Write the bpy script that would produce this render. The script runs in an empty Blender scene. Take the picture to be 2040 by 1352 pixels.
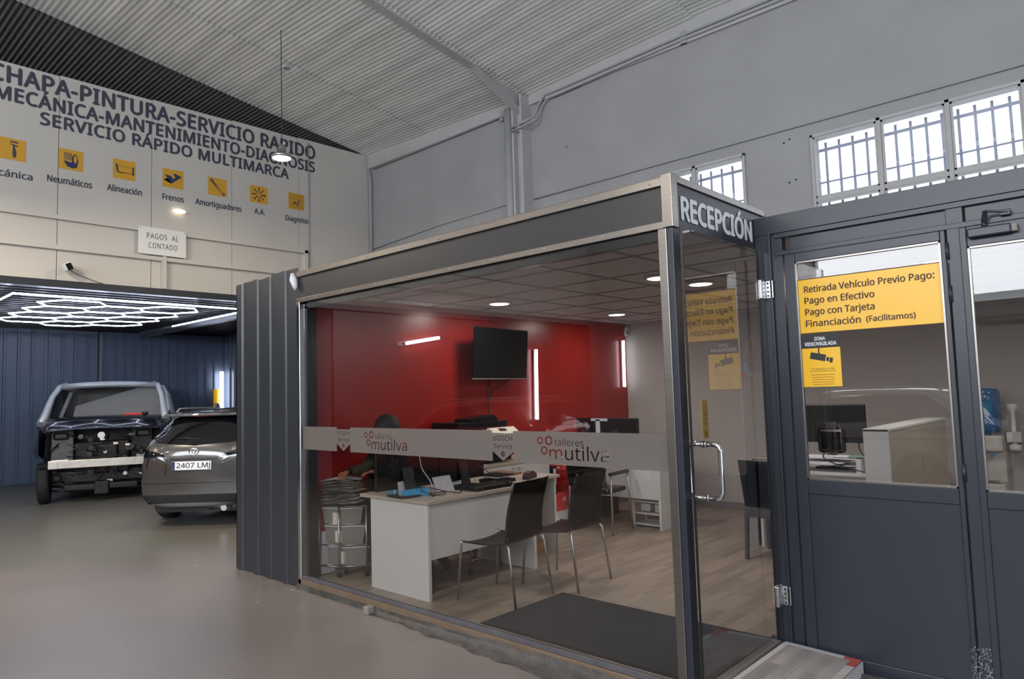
import bpy, bmesh, math, random
from mathutils import Vector, Matrix, Euler
from mathutils.bvhtree import BVHTree
random.seed(7)
PI = math.pi
scene = bpy.context.scene
col = scene.collection
# ---------------------------------------------------------------- camera, sky, exposure
right = Vector((0.73393, 0.67856, -0.02999)); up = Vector((0.07252, -0.03437, 0.99677)); fwd = Vector((-0.67534, 0.73374, 0.07444))
cd = bpy.data.cameras.new('camera'); cam = bpy.data.objects.new('camera', cd); col.objects.link(cam)
m3 = Matrix((right, up, -fwd)).transposed()
cam.matrix_world = Matrix.Translation((0, 0, 1.55)) @ m3.to_4x4()
cd.sensor_width = 36; cd.lens = 36 * 1397.9 / 2040; cd.clip_start = .05; cd.clip_end = 200
scene.camera = cam
world = bpy.data.worlds.new('sky'); scene.world = world; world.use_nodes = True
bg = world.node_tree.nodes['Background']; bg.inputs[0].default_value = (.86, .92, 1.0, 1); bg.inputs[1].default_value = 2.2
vs = scene.view_settings; vs.view_transform = 'Standard'; vs.look = 'None'; vs.gamma = 1; vs.use_curve_mapping = False; vs.exposure = 0.28

def area(name, loc, rot, sx, sy, power, colr=(1, 1, 1), shape='RECTANGLE', spread=PI):
    l = bpy.data.lights.new(name, 'AREA'); l.shape = shape; l.size = sx; l.size_y = sy; l.energy = power; l.color = colr; l.spread = spread
    o = bpy.data.objects.new(name, l); o.location = loc; o.rotation_euler = rot; col.objects.link(o); return o
# added area lights behind the camera, standing in for cool daylight
area('added_daylight_strip', (-1.0, -9.0, 4.9), (math.radians(100), 0, math.radians(6)), 11, 3.2, 1000, (.92, .955, 1.0))
area('added_daylight_side', (5.9, -1.0, 2.6), (math.radians(95), 0, math.radians(90)), 4, 4.0, 120, (.92, .95, 1.0))

# ---------------------------------------------------------------- materials
def srgb(h):
    v = [int(h[i:i + 2], 16) / 255 for i in (0, 2, 4)]
    return tuple(c / 12.92 if c <= .04045 else ((c + .055) / 1.055) ** 2.4 for c in v) + (1,)
def mat(name, hexc, rough=.5, metal=0, var=0, vscale=4, bump=0, bscale=40, emit=0, coat=0, stretch=None, spec=.5, hex2=None, detail=6, alpha=1):
    m = bpy.data.materials.new(name); m.use_nodes = True; nt = m.node_tree; N = nt.nodes; L = nt.links
    b = N['Principled BSDF']; c = srgb(hexc)
    b.inputs['Base Color'].default_value = c; b.inputs['Roughness'].default_value = rough; b.inputs['Metallic'].default_value = metal
    b.inputs['Specular IOR Level'].default_value = spec; b.inputs['Coat Weight'].default_value = coat; b.inputs['Coat Roughness'].default_value = .04
    tc = None
    if var or bump:
        tc = N.new('ShaderNodeTexCoord'); mp = N.new('ShaderNodeMapping'); L.new(tc.outputs['Object'], mp.inputs[0])
        if stretch: mp.inputs['Scale'].default_value = stretch
    if var:
        n = N.new('ShaderNodeTexNoise'); n.inputs['Scale'].default_value = vscale; n.inputs['Detail'].default_value = detail
        L.new(mp.outputs[0], n.inputs['Vector'])
        r = N.new('ShaderNodeValToRGB'); r.color_ramp.elements[0].position = .32; r.color_ramp.elements[1].position = .68
        c2 = srgb(hex2) if hex2 else tuple(min(1, x * (1 - var)) for x in c[:3]) + (1,)
        r.color_ramp.elements[0].color = c2; r.color_ramp.elements[1].color = c
        L.new(n.outputs[0], r.inputs[0]); L.new(r.outputs[0], b.inputs['Base Color'])
    if bump:
        n2 = N.new('ShaderNodeTexNoise'); n2.inputs['Scale'].default_value = bscale; n2.inputs['Detail'].default_value = 4
        L.new(mp.outputs[0], n2.inputs['Vector'])
        bp = N.new('ShaderNodeBump'); bp.inputs['Strength'].default_value = bump; bp.inputs['Distance'].default_value = .01
        L.new(n2.outputs[0], bp.inputs['Height']); L.new(bp.outputs[0], b.inputs['Normal'])
    if emit:
        b.inputs['Emission Color'].default_value = c; b.inputs['Emission Strength'].default_value = emit
    return m
M = {}
M['white_wall'] = mat('painted_wall', '9a9a9c', .7, var=.10, vscale=1.2, bump=.25, bscale=60)
M['sign_wall'] = mat('sign_wall_paint', 'c0bcb6', .6, var=.07, vscale=.9, bump=.1, bscale=30)
M['roof'] = mat('fibre_cement', 'e2e3e0', .85, var=.28, vscale=1.6, stretch=(.25, 2.5, 1), bump=.15, bscale=25)
M['roof_shaded'] = mat('shaded_fibre_cement', '72726e', .9, var=.3, vscale=2, stretch=(.3, 3, 1))  # shade beyond the sign wall, put into a darker sheet colour
M['beam'] = mat('beam_paint', 'b0afb0', .6, var=.1, vscale=3)
M['pipe'] = mat('painted_pipe', '9a9b9e', .55)
M['anthracite'] = mat('anthracite_panel', '2f3238', .34, var=.08, vscale=2, spec=.5)
M['booth'] = mat('booth_panel', '6a778e', .38, var=.08, vscale=2)
M['frame'] = mat('slate_blue_paint', '242832', .38, var=.06, vscale=2.5, spec=.5)
M['header'] = mat('dark_header', '2e2e31', .35)
M['alu'] = mat('brushed_aluminium', '8e8985', .32, metal=1, var=.15, vscale=12, stretch=(.4, 1, 8))
M['chrome'] = mat('chrome', 'd8d8da', .08, metal=1)
M['steel'] = mat('satin_steel', 'bdbdbe', .34, metal=1)
M['black'] = mat('black_plastic', '111214', .35)
M['blackgloss'] = mat('black_gloss', '08090b', .12, spec=.6)
M['rubber'] = mat('rubber', '17181a', .75, bump=.2, bscale=60)
M['red'] = mat('red_wall_paint', '96201b', .32, var=.06, vscale=1.5)
M['grey_wall'] = mat('office_grey_paint', 'aaa6a2', .7, var=.04)
M['tile'] = mat('mineral_ceiling_tile', 'bcb8b7', .9, var=.05, vscale=30)
M['tbar'] = mat('ceiling_grid_metal', '7d7874', .6)
M['desk'] = mat('white_melamine', 'd3d5d4', .45)
M['desktop'] = mat('pale_maple_laminate', 'b9b1a4', .4, var=.08, vscale=3, stretch=(6, .5, 1))
M['mat'] = mat('ribbed_doormat', '34363a', .95, bump=.5, bscale=250)
M['paper'] = mat('paper', 'f0f2f6', .8)
M['paper2'] = mat('paper_cream', 'e0dccf', .8)
M['paper3'] = mat('paper_green', '8fae98', .8)
M['chairmesh'] = mat('black_sling', '0a0b0e', .3, spec=.25)
M['translucent'] = mat('milky_plastic', 'b0b0a8', .35)
M['yellow'] = mat('yellow_sticker', 'e6b010', .35)
M['mustard'] = mat('mustard_sticker', 'd09c2e', .5, var=.06)
M['ink'] = mat('ink', '3c3f4e', .6)
M['inkbrown'] = mat('ink_brown', '4a2a22', .6)
M['inknavy'] = mat('ink_navy', '26305a', .6)
M['white'] = mat('white_vinyl', 'cfd2d8', .5)
M['black_ink'] = mat('black_print', '101012', .5)
M['blue_box'] = mat('blue_cardboard', '3f9fd0', .5)
M['skin'] = mat('skin', '9c6a50', .6)
M['hair'] = mat('black_hair', '0d0b0b', .6, bump=.8, bscale=90)
M['shirt'] = mat('dark_shirt', '17161b', .9)
M['sleeve'] = mat('olive_sleeve', '3c3726', .9)
M['brown'] = mat('brown_plastic', '4a3a36', .5)
M['binred'] = mat('red_lacquer', '9c1010', .3)
M['redbox'] = mat('red_box', 'd02a24', .5)
M['gold'] = mat('brass_plate', 'b79a55', .3, metal=.7)
M['water'] = mat('blue_bottle', '3a6a9e', .12, spec=.6)
M['dispenser'] = mat('dispenser_white', 'b6b3ae', .4)
M['bronze'] = mat('bronze_anodised', '94816e', .4, metal=.6, var=.2, vscale=6)
M['wood'] = mat('worn_wood', '8d6a48', .7, var=.3, vscale=8, stretch=(1, 8, 8))
M['base'] = mat('bituminous_base', '2e2d2d', .6, var=.5, vscale=9, hex2='55534f', bump=.6, bscale=30)
M['mortar'] = mat('smeared_mortar', '4f4b49', .55, var=.4, vscale=14, bump=.8, bscale=25)
M['white_emit'] = mat('led_white', 'f2f6ff', .5, emit=7)
M['hex_emit'] = mat('led_cold', 'dfe8ff', .5, emit=14)
M['warm_emit'] = mat('lamp_warm', 'ffe2b0', .5, emit=9)
M['bulk_emit'] = mat('lamp_warm_soft', 'fff0c8', .5, emit=2.2)
M['down_emit'] = mat('downlight_warm', 'fff0e0', .5, emit=5)
M['carpaint'] = mat('grey_car_paint', '4b4a49', .22, metal=.3, coat=1)
M['vandark'] = mat('dark_blue_paint', '16182c', .18, metal=.3, coat=1)
M['primer'] = mat('bare_primer', 'a9afb6', .35, metal=.3, var=.1, vscale=6)
M['engine'] = mat('grimy_metal', '2c2a2b', .5, metal=.5, var=.5, vscale=14)
M['engine_grey'] = mat('grey_engine_panel', '55545a', .6, var=.3, vscale=10)
M['beam_alu'] = mat('raw_aluminium', 'c9c4bd', .35, metal=.8, var=.2, vscale=10)
M['masking'] = mat('masking_sheet', '6e7074', .7, var=.06)
M['carglass'] = mat('dark_car_glass', '0a0c10', .06, spec=.7)
M['redlens'] = mat('red_lens', '5a0f14', .15, coat=1)
M['carred'] = mat('red_car_paint', 'a01818', .2, coat=1)
M['carwhite'] = mat('white_car_paint', 'c8c8c8', .2, coat=1)
M['tape_red'] = mat('barrier_tape_red', 'b0504a', .5)
M['tape_white'] = mat('barrier_tape_white', 'b8b6b8', .5)
M['silver'] = mat('silver_paint', '8f9298', .4, metal=.6)
M['grille_bar'] = mat('window_bar', '9aa0b4', .5)

def floor_mat():
    m = mat('epoxy_floor', '8d8582', .3, spec=.5); nt = m.node_tree; N = nt.nodes; L = nt.links; b = N['Principled BSDF']
    tc = N.new('ShaderNodeTexCoord')
    n1 = N.new('ShaderNodeTexNoise'); n1.inputs['Scale'].default_value = .5; n1.inputs['Detail'].default_value = 8; L.new(tc.outputs['Object'], n1.inputs['Vector'])
    r1 = N.new('ShaderNodeValToRGB'); r1.color_ramp.elements[0].position = .3; r1.color_ramp.elements[1].position = .7
    r1.color_ramp.elements[0].color = srgb('69635f'); r1.color_ramp.elements[1].color = srgb('7f7774'); L.new(n1.outputs[0], r1.inputs[0])
    n2 = N.new('ShaderNodeTexNoise'); n2.inputs['Scale'].default_value = 6; n2.inputs['Detail'].default_value = 8; n2.inputs['Distortion'].default_value = 2; L.new(tc.outputs['Object'], n2.inputs['Vector'])
    r2 = N.new('ShaderNodeValToRGB'); r2.color_ramp.elements[0].position = .62; r2.color_ramp.elements[1].position = .78
    r2.color_ramp.elements[0].color = (0, 0, 0, 1); r2.color_ramp.elements[1].color = (.5, .5, .5, 1); L.new(n2.outputs[0], r2.inputs[0])
    # dark scuffs dragged across the floor
    ms = N.new('ShaderNodeMapping'); ms.inputs['Scale'].default_value = (.7, 9, 1); ms.inputs['Rotation'].default_value = (0, 0, .9); L.new(tc.outputs['Object'], ms.inputs[0])
    n3 = N.new('ShaderNodeTexNoise'); n3.inputs['Scale'].default_value = 1.3; n3.inputs['Detail'].default_value = 5; L.new(ms.outputs[0], n3.inputs['Vector'])
    r3 = N.new('ShaderNodeValToRGB'); r3.color_ramp.elements[0].position = .66; r3.color_ramp.elements[1].position = .74
    r3.color_ramp.elements[0].color = (0, 0, 0, 1); r3.color_ramp.elements[1].color = (.55, .55, .55, 1); L.new(n3.outputs[0], r3.inputs[0])
    ad = N.new('ShaderNodeMath'); ad.operation = 'MAXIMUM'; L.new(r2.outputs[0], ad.inputs[0]); L.new(r3.outputs[0], ad.inputs[1])
    # small pale chips
    v = N.new('ShaderNodeTexVoronoi'); v.inputs['Scale'].default_value = 2.2; L.new(tc.outputs['Object'], v.inputs['Vector'])
    rv = N.new('ShaderNodeValToRGB'); rv.color_ramp.elements[0].position = .03; rv.color_ramp.elements[1].position = .05
    rv.color_ramp.elements[0].color = (1, 1, 1, 1); rv.color_ramp.elements[1].color = (0, 0, 0, 1); L.new(v.outputs['Distance'], rv.inputs[0])
    mx = N.new('ShaderNodeMix'); mx.data_type = 'RGBA'; L.new(ad.outputs[0], mx.inputs[0]); L.new(r1.outputs[0], mx.inputs[6]); mx.inputs[7].default_value = srgb('67615c')
    mx2 = N.new('ShaderNodeMix'); mx2.data_type = 'RGBA'; L.new(rv.outputs[0], mx2.inputs[0]); L.new(mx.outputs[2], mx2.inputs[6]); mx2.inputs[7].default_value = srgb('b5aca4')
    # older, oil darkened slab in the bay (x < about -8.5), with an uneven edge
    sp = N.new('ShaderNodeSeparateXYZ'); L.new(tc.outputs['Object'], sp.inputs[0])
    
    nk = N.new('ShaderNodeMath'); nk.operation = 'MULTIPLY_ADD'; nk.inputs[1].default_value = 2.2; L.new(n1.outputs[0], nk.inputs[0]); L.new(sp.outputs['X'], nk.inputs[2])
    rs = N.new('ShaderNodeMapRange'); rs.inputs[1].default_value = -6.9; rs.inputs[2].default_value = -7.5; L.new(nk.outputs[0], rs.inputs[0])
    mx3 = N.new('ShaderNodeMix'); mx3.data_type = 'RGBA'; L.new(rs.outputs[0], mx3.inputs[0]); L.new(mx2.outputs[2], mx3.inputs[6]); mx3.inputs[7].default_value = srgb('6a6963')
    L.new(mx3.outputs[2], b.inputs['Base Color'])
    rr = N.new('ShaderNodeMapRange'); rr.inputs[3].default_value = .22; rr.inputs[4].default_value = .42; L.new(n1.outputs[0], rr.inputs[0]); L.new(rr.outputs[0], b.inputs['Roughness'])
    return m
M['floor'] = floor_mat()
def plank_mat(name, a, b_, axis=0):
    m = mat(name, a, .38); nt = m.node_tree; N = nt.nodes; L = nt.links; b = N['Principled BSDF']
    tc = N.new('ShaderNodeTexCoord'); mp = N.new('ShaderNodeMapping'); mp.inputs['Rotation'].default_value = (0, 0, PI / 2); L.new(tc.outputs['Generated'], mp.inputs[0])
    geo = N.new('ShaderNodeNewGeometry'); mp2 = N.new('ShaderNodeMapping'); mp2.inputs['Rotation'].default_value = (0, 0, PI / 2); L.new(geo.outputs['Position'], mp2.inputs[0])
    br = N.new('ShaderNodeTexBrick'); br.inputs['Color1'].default_value = srgb(a); br.inputs['Color2'].default_value = srgb(b_); br.inputs['Mortar'].default_value = srgb(b_)
    br.inputs['Scale'].default_value = 1; br.inputs['Mortar Size'].default_value = 0; br.inputs['Brick Width'].default_value = .42; br.inputs['Row Height'].default_value = .064; br.offset = .37; br.offset_frequency = 3
    L.new(mp2.outputs[0], br.inputs['Vector'])
    n = N.new('ShaderNodeTexNoise'); n.inputs['Scale'].default_value = 9; n.inputs['Detail'].default_value = 6
    mp3 = N.new('ShaderNodeMapping'); mp3.inputs['Scale'].default_value = (6, .6, 1); L.new(geo.outputs['Position'], mp3.inputs[0]); L.new(mp3.outputs[0], n.inputs['Vector'])
    mx = N.new('ShaderNodeMix'); mx.data_type = 'RGBA'; mx.blend_type = 'MULTIPLY'; mx.inputs[0].default_value = .35
    L.new(br.outputs[0], mx.inputs[6]); L.new(n.outputs[1], mx.inputs[7]); mx3 = N.new('ShaderNodeHueSaturation'); mx3.inputs['Saturation'].default_value = .85; mx3.inputs['Value'].default_value = 1.1
    rgb = N.new('ShaderNodeMapRange'); rgb.inputs[3].default_value = .75; rgb.inputs[4].default_value = 1.15
    L.new(n.outputs[0], rgb.inputs[0]); mul = N.new('ShaderNodeMix'); mul.data_type = 'RGBA'; mul.blend_type = 'MULTIPLY'; mul.inputs[0].default_value = 1
    L.new(br.outputs[0], mul.inputs[6]); L.new(rgb.outputs[0], mul.inputs[7]); L.new(mul.outputs[2], b.inputs['Base Color'])
    return m
M['plank'] = plank_mat('laminate_oak', 'a89a8a', '8d8073')
M['plank_grey'] = plank_mat('laminate_grey', 'aaa29c', '8d8682')
def glass_mat(name, tint, gloss=1.0, ior=1.5):
    m = bpy.data.materials.new(name); m.use_nodes = True; nt = m.node_tree; N = nt.nodes; L = nt.links; N.clear()
    out = N.new('ShaderNodeOutputMaterial'); mx = N.new('ShaderNodeMixShader'); t = N.new('ShaderNodeBsdfTransparent'); g = N.new('ShaderNodeBsdfGlossy'); fr = N.new('ShaderNodeFresnel')
    fr.inputs[0].default_value = ior; t.inputs[0].default_value = tint + (1,); g.inputs['Roughness'].default_value = 0; g.inputs[0].default_value = (gloss, gloss, gloss, 1)
    ge = N.new('ShaderNodeNewGeometry'); inv = N.new('ShaderNodeMath'); inv.operation = 'SUBTRACT'; inv.inputs[0].default_value = 1; L.new(ge.outputs['Backfacing'], inv.inputs[1])
    k1 = N.new('ShaderNodeMath'); k1.operation = 'MULTIPLY'; L.new(fr.outputs[0], k1.inputs[0]); L.new(inv.outputs[0], k1.inputs[1])
    k2 = N.new('ShaderNodeMath'); k2.operation = 'MULTIPLY'; k2.use_clamp = True; k2.inputs[1].default_value = 1.6; L.new(k1.outputs[0], k2.inputs[0])
    L.new(k2.outputs[0], mx.inputs[0]); L.new(t.outputs[0], mx.inputs[1]); L.new(g.outputs[0], mx.inputs[2]); L.new(mx.outputs[0], out.inputs[0])
    return m
M['glass'] = glass_mat('clear_pane', (.84, .83, .825))
M['glass_clear'] = glass_mat('thin_pane', (.96, .965, .97))
def film_mat():
    m = bpy.data.materials.new('frosted_film'); m.use_nodes = True; nt = m.node_tree; N = nt.nodes; L = nt.links; N.clear()
    out = N.new('ShaderNodeOutputMaterial'); t = N.new('ShaderNodeBsdfTransparent'); d = N.new('ShaderNodeBsdfDiffuse'); tr = N.new('ShaderNodeBsdfTranslucent')
    d.inputs[0].default_value = srgb('8c8682'); tr.inputs[0].default_value = srgb('a49e98'); t.inputs[0].default_value = (.9, .9, .9, 1)
    a = N.new('ShaderNodeMixShader'); a.inputs[0].default_value = .5; L.new(d.outputs[0], a.inputs[1]); L.new(tr.outputs[0], a.inputs[2])
    b = N.new('ShaderNodeMixShader'); b.inputs[0].default_value = .22; L.new(a.outputs[0], b.inputs[1]); L.new(t.outputs[0], b.inputs[2]); L.new(b.outputs[0], out.inputs[0])
    return m
M['film'] = film_mat()

# ---------------------------------------------------------------- mesh helpers
class MB:
    def __init__(s): s.bm = bmesh.new()
    def box(s, a, b, bevel=0, rot=None, piv=None):
        r = bmesh.ops.create_cube(s.bm, size=1)['verts']
        c = [(a[i] + b[i]) / 2 for i in range(3)]; d = [abs(b[i] - a[i]) for i in range(3)]
        for v in r: v.co = Vector((v.co.x * d[0] + c[0], v.co.y * d[1] + c[1], v.co.z * d[2] + c[2]))
        if rot is not None: bmesh.ops.rotate(s.bm, verts=r, cent=piv if piv is not None else c, matrix=rot)
        if bevel:
            e = list({e for v in r for e in v.link_edges})
            bmesh.ops.bevel(s.bm, geom=e, offset=bevel, segments=2, affect='EDGES', profile=.5)
        return s
    def bar(s, p, q, w, h=None, upv=(0, 0, 1)):
        p = Vector(p); q = Vector(q); h = h or w; d = (q - p); L = d.length; d.normalize(); u = Vector(upv)
        if abs(d.dot(u)) > .98: u = Vector((1, 0, 0))
        x = d.cross(u).normalized(); z = x.cross(d)
        vs_ = []
        for t in (p, q):
            for i, j in ((-1, -1), (1, -1), (1, 1), (-1, 1)): vs_.append(s.bm.verts.new(t + x * i * w / 2 + z * j * h / 2))
        f = [(0, 1, 2, 3), (7, 6, 5, 4), (0, 4, 5, 1), (1, 5, 6, 2), (2, 6, 7, 3), (3, 7, 4, 0)]
        for k in f: s.bm.faces.new([vs_[i] for i in k])
        return s
    def tube(s, pts, r, n=10, closed=False, caps=True):
        pts = [Vector(p) for p in pts]; rs = r if isinstance(r, (list, tuple)) else [r] * len(pts); rings = []; N_ = len(pts)
        prev = None
        for i, p in enumerate(pts):
            a = pts[(i - 1) % N_] if (closed or i) else p; b = pts[(i + 1) % N_] if (closed or i < N_ - 1) else p
            t = (b - a).normalized()
            if prev is None:
                u = Vector((0, 0, 1)) if abs(t.z) < .9 else Vector((1, 0, 0)); x = t.cross(u).normalized()
            else: x = (prev - t * prev.dot(t)).normalized()
            prev = x; y = t.cross(x)
            rings.append([s.bm.verts.new(p + (x * math.cos(2 * PI * k / n) + y * math.sin(2 * PI * k / n)) * rs[i]) for k in range(n)])
        for i in range(N_ if closed else N_ - 1):
            A = rings[i]; B = rings[(i + 1) % N_]
            for k in range(n): s.bm.faces.new((A[k], A[(k + 1) % n], B[(k + 1) % n], B[k])).smooth = True
        if caps and not closed:
            s.bm.faces.new(rings[0][::-1]); s.bm.faces.new(rings[-1])
        return s
    def cyl(s, c, r, h, n=24, axis='z', r2=None):
        c = Vector(c); a = {'x': Vector((1, 0, 0)), 'y': Vector((0, 1, 0)), 'z': Vector((0, 0, 1))}[axis]
        return s.tube([c, c + a * h], [r, r if r2 is None else r2], n)
    def lathe(s, c, prof, n=24, axis='z'):
        c = Vector(c); rings = []
        for r, h in prof:
            ring = []
            for k in range(n):
                a = 2 * PI * k / n; p = Vector((r * math.cos(a), r * math.sin(a), h))
                if axis == 'x': p = Vector((h, p.x, p.y))
                if axis == 'y': p = Vector((p.x, h, p.y))
                ring.append(s.bm.verts.new(c + p))
            rings.append(ring)
        for i in range(len(rings) - 1):
            for k in range(n): s.bm.faces.new((rings[i][k], rings[i][(k + 1) % n], rings[i + 1][(k + 1) % n], rings[i + 1][k])).smooth = True
        s.bm.faces.new(rings[0][::-1]); s.bm.faces.new(rings[-1]); return s
    def prism(s, poly, o, ux, uy, ext):   # 2D polygon at o + a*ux + b*uy, extruded by vector ext
        o = Vector(o); ux = Vector(ux); uy = Vector(uy); ext = Vector(ext)
        A = [s.bm.verts.new(o + ux * a + uy * b) for a, b in poly]; B = [s.bm.verts.new(v.co + ext) for v in A]; n = len(A)
        s.bm.faces.new(A[::-1]); s.bm.faces.new(B)
        for i in range(n): s.bm.faces.new((A[i], A[(i + 1) % n], B[(i + 1) % n], B[i]))
        return s
    def grid(s, f, nu, nv, thick=0, smooth=True):
        V = [[s.bm.verts.new(f(i / nu, j / nv)) for j in range(nv + 1)] for i in range(nu + 1)]; F = []
        for i in range(nu):
            for j in range(nv):
                q = s.bm.faces.new((V[i][j], V[i + 1][j], V[i + 1][j + 1], V[i][j + 1])); q.smooth = smooth; F.append(q)
        if thick: bmesh.ops.solidify(s.bm, geom=F, thickness=thick)
        return s
    def ball(s, c, r, sx=1, sy=1, sz=1, n=16):
        v = bmesh.ops.create_uvsphere(s.bm, u_segments=n, v_segments=n * 2 // 3, radius=r)['verts']
        for k in v: k.co = Vector((k.co.x * sx, k.co.y * sy, k.co.z * sz)) + Vector(c)
        for f in {f for k in v for f in k.link_faces}: f.smooth = True
        return s
    def build(s, name, m, parent=None, recalc=True):
        if recalc: bmesh.ops.recalc_face_normals(s.bm, faces=s.bm.faces)
        me = bpy.data.meshes.new(name); s.bm.to_mesh(me); s.bm.free()
        for mm in (m if isinstance(m, (list, tuple)) else [m]): me.materials.append(M[mm] if isinstance(mm, str) else mm)
        o = bpy.data.objects.new(name, me); col.objects.link(o)
        if parent is not None: o.parent = parent
        return o
def tag(o, label=None, cat=None, group=None, kind=None):
    if label: o['label'] = label
    if cat: o['category'] = cat
    if group: o['group'] = group
    if kind: o['kind'] = kind
    return o
def empty(name, loc=(0, 0, 0), rz=0, kind=None):
    o = bpy.data.objects.new(name, None); o.location = loc; o.rotation_euler = (0, 0, rz); o.empty_display_size = .1; col.objects.link(o)
    if kind: o['kind'] = kind
    return o
def thing(name, label, cat, loc=(0, 0, 0), rz=0, group=None): return tag(empty(name, loc, rz), label, cat, group)
def bx(name, m, a, b, parent=None, bevel=0): return MB().box(a, b, bevel).build(name, m, parent)
def struct(o): o['kind'] = 'structure'; return o
def copy_tree(o, parent=None):
    c = o.copy(); col.objects.link(c); c.parent = parent
    for ch in list(o.children): copy_tree(ch, c)
    return c
def inst(src, parent, loc, rot=None):
    c = src.copy(); col.objects.link(c); c.parent = parent; c.location = loc
    if rot: c.rotation_euler = rot
    return c
# lettering -----------------------------------------------------------
import os
FONT = None
try:
    fp = os.path.join(bpy.utils.resource_path('LOCAL'), 'datafiles', 'fonts', 'NotoSansHebrew-Regular.woff2')   # the sans serif that ships inside Blender
    if os.path.exists(fp): FONT = bpy.data.fonts.load(fp)
except Exception: FONT = None
def _capheight(f=None):
    cu = bpy.data.curves.new('t', 'FONT'); cu.body = 'H'
    if f: cu.font = f
    o = bpy.data.objects.new('t', cu); col.objects.link(o); bpy.context.view_layer.update()
    h = o.dimensions.y; bpy.data.objects.remove(o); return h
CAP = _capheight(FONT); CAPB = CAP
def frame_mat(plane, origin):
    if plane == 'x+': R = Matrix(((0, 0, 1), (1, 0, 0), (0, 1, 0)))      # reads along +Y, faces +X
    elif plane == 'y-': R = Matrix(((1, 0, 0), (0, 0, -1), (0, 1, 0)))   # reads along +X, faces -Y
    return Matrix.Translation(origin) @ R.to_4x4()
def text(name, body, plane, fixed, u0, u1, z, cap, m, parent=None, bold=0.0, thick=.002, spacing=1.0):
    cu = bpy.data.curves.new(name, 'FONT'); cu.body = body; cu.font = FONT or cu.font; cu.extrude = .001; cu.resolution_u = 4; cu.space_character = spacing
    o = bpy.data.objects.new(name, cu); col.objects.link(o); bpy.context.view_layer.update()
    me = bpy.data.meshes.new_from_object(o.evaluated_get(bpy.context.evaluated_depsgraph_get())); bpy.data.objects.remove(o)
    xs = [v.co.x for v in me.vertices]; x0, x1 = min(xs), max(xs); sx = (u1 - u0) / (x1 - x0); sy = cap / CAP
    T = frame_mat(plane, (fixed, u0, z) if plane[0] == 'x' else (u0, fixed, z))
    for v in me.vertices: v.co = T @ Vector(((v.co.x - x0) * sx, v.co.y * sy, v.co.z / .001 * thick / 2 + thick / 2))
    if bold > 0:      # heavier strokes: the same outlines laid again a little to each side
        bm = bmesh.new(); bm.from_mesh(me); d = bold * cap / CAP * .9; base = bm.verts[:] + bm.edges[:] + bm.faces[:]
        ax = Vector((0, 1, 0)) if plane[0] == 'x' else Vector((1, 0, 0)); az_ = Vector((0, 0, 1)); nrm_ = Vector((1, 0, 0)) if plane[0] == 'x' else Vector((0, -1, 0)); lay = 0
        for a_, b_ in ((1, 0), (0, .8), (-.8, 0), (0, -.8)):
            g_ = bmesh.ops.duplicate(bm, geom=base)['geom']; lay += .0004; bmesh.ops.translate(bm, verts=[q for q in g_ if isinstance(q, bmesh.types.BMVert)], vec=ax * a_ * d + az_ * b_ * d + nrm_ * lay)
        bm.to_mesh(me); bm.free()
    me.materials.clear(); me.materials.append(M[m]); r = bpy.data.objects.new(name, me); col.objects.link(r)
    if parent is not None: r.parent = parent
    return r
def shape2d(name, polys, plane, fixed, m, parent=None, thick=.002):      # even-odd filled outlines, (u, z) coordinates
    cu = bpy.data.curves.new(name, 'CURVE'); cu.dimensions = '2D'; cu.fill_mode = 'BOTH'; cu.extrude = thick / 2
    for pl in polys:
        sp = cu.splines.new('POLY'); sp.points.add(len(pl) - 1); sp.use_cyclic_u = True
        for i, (a, b) in enumerate(pl): sp.points[i].co = (a, b, 0, 1)
    o = bpy.data.objects.new(name, cu); col.objects.link(o); bpy.context.view_layer.update()
    me = bpy.data.meshes.new_from_object(o.evaluated_get(bpy.context.evaluated_depsgraph_get())); bpy.data.objects.remove(o)
    T = frame_mat(plane, (fixed, 0, 0) if plane[0] == 'x' else (0, fixed, 0))
    for v in me.vertices: v.co = T @ v.co
    me.materials.clear(); me.materials.append(M[m]); r = bpy.data.objects.new(name, me); col.objects.link(r)
    if parent is not None: r.parent = parent
    return r
def text_outlines(body, u0, u1, z, cap, bold=0.0, spacing=1.0):
    """outlines of a word as lists of (u, z) points, for cutting letters out of film"""
    cu = bpy.data.curves.new('word', 'FONT'); cu.body = body; cu.font = FONT or cu.font; cu.offset = bold; cu.fill_mode = 'NONE'; cu.resolution_u = 3; cu.space_character = spacing
    o = bpy.data.objects.new('word', cu); col.objects.link(o); bpy.context.view_layer.update()
    me = bpy.data.meshes.new_from_object(o.evaluated_get(bpy.context.evaluated_depsgraph_get())); bpy.data.objects.remove(o)
    adj = {}
    for e in me.edges: a, b = e.vertices; adj.setdefault(a, []).append(b); adj.setdefault(b, []).append(a)
    seen = set(); loops = []
    for s0 in adj:
        if s0 in seen: continue
        lp = [s0]; seen.add(s0); cur = s0
        while True:
            nx = [k for k in adj[cur] if k not in seen]
            if not nx: break
            cur = nx[0]; seen.add(cur); lp.append(cur)
        loops.append(lp)
    xs = [v.co.x for v in me.vertices]; x0, x1 = min(xs), max(xs); sx = (u1 - u0) / (x1 - x0); sy = cap / CAPB
    return [[(u0 + (me.vertices[i].co.x - x0) * sx, z + me.vertices[i].co.y * sy) for i in lp] for lp in loops if len(lp) > 2]
def rect(a, b, c, d): return [(a, b), (c, b), (c, d), (a, d)]
def ngon(cx, cy, rx, ry, n, a0=0): return [(cx + rx * math.cos(a0 + 2 * PI * k / n), cy + ry * math.sin(a0 + 2 * PI * k / n)) for k in range(n)]
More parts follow.
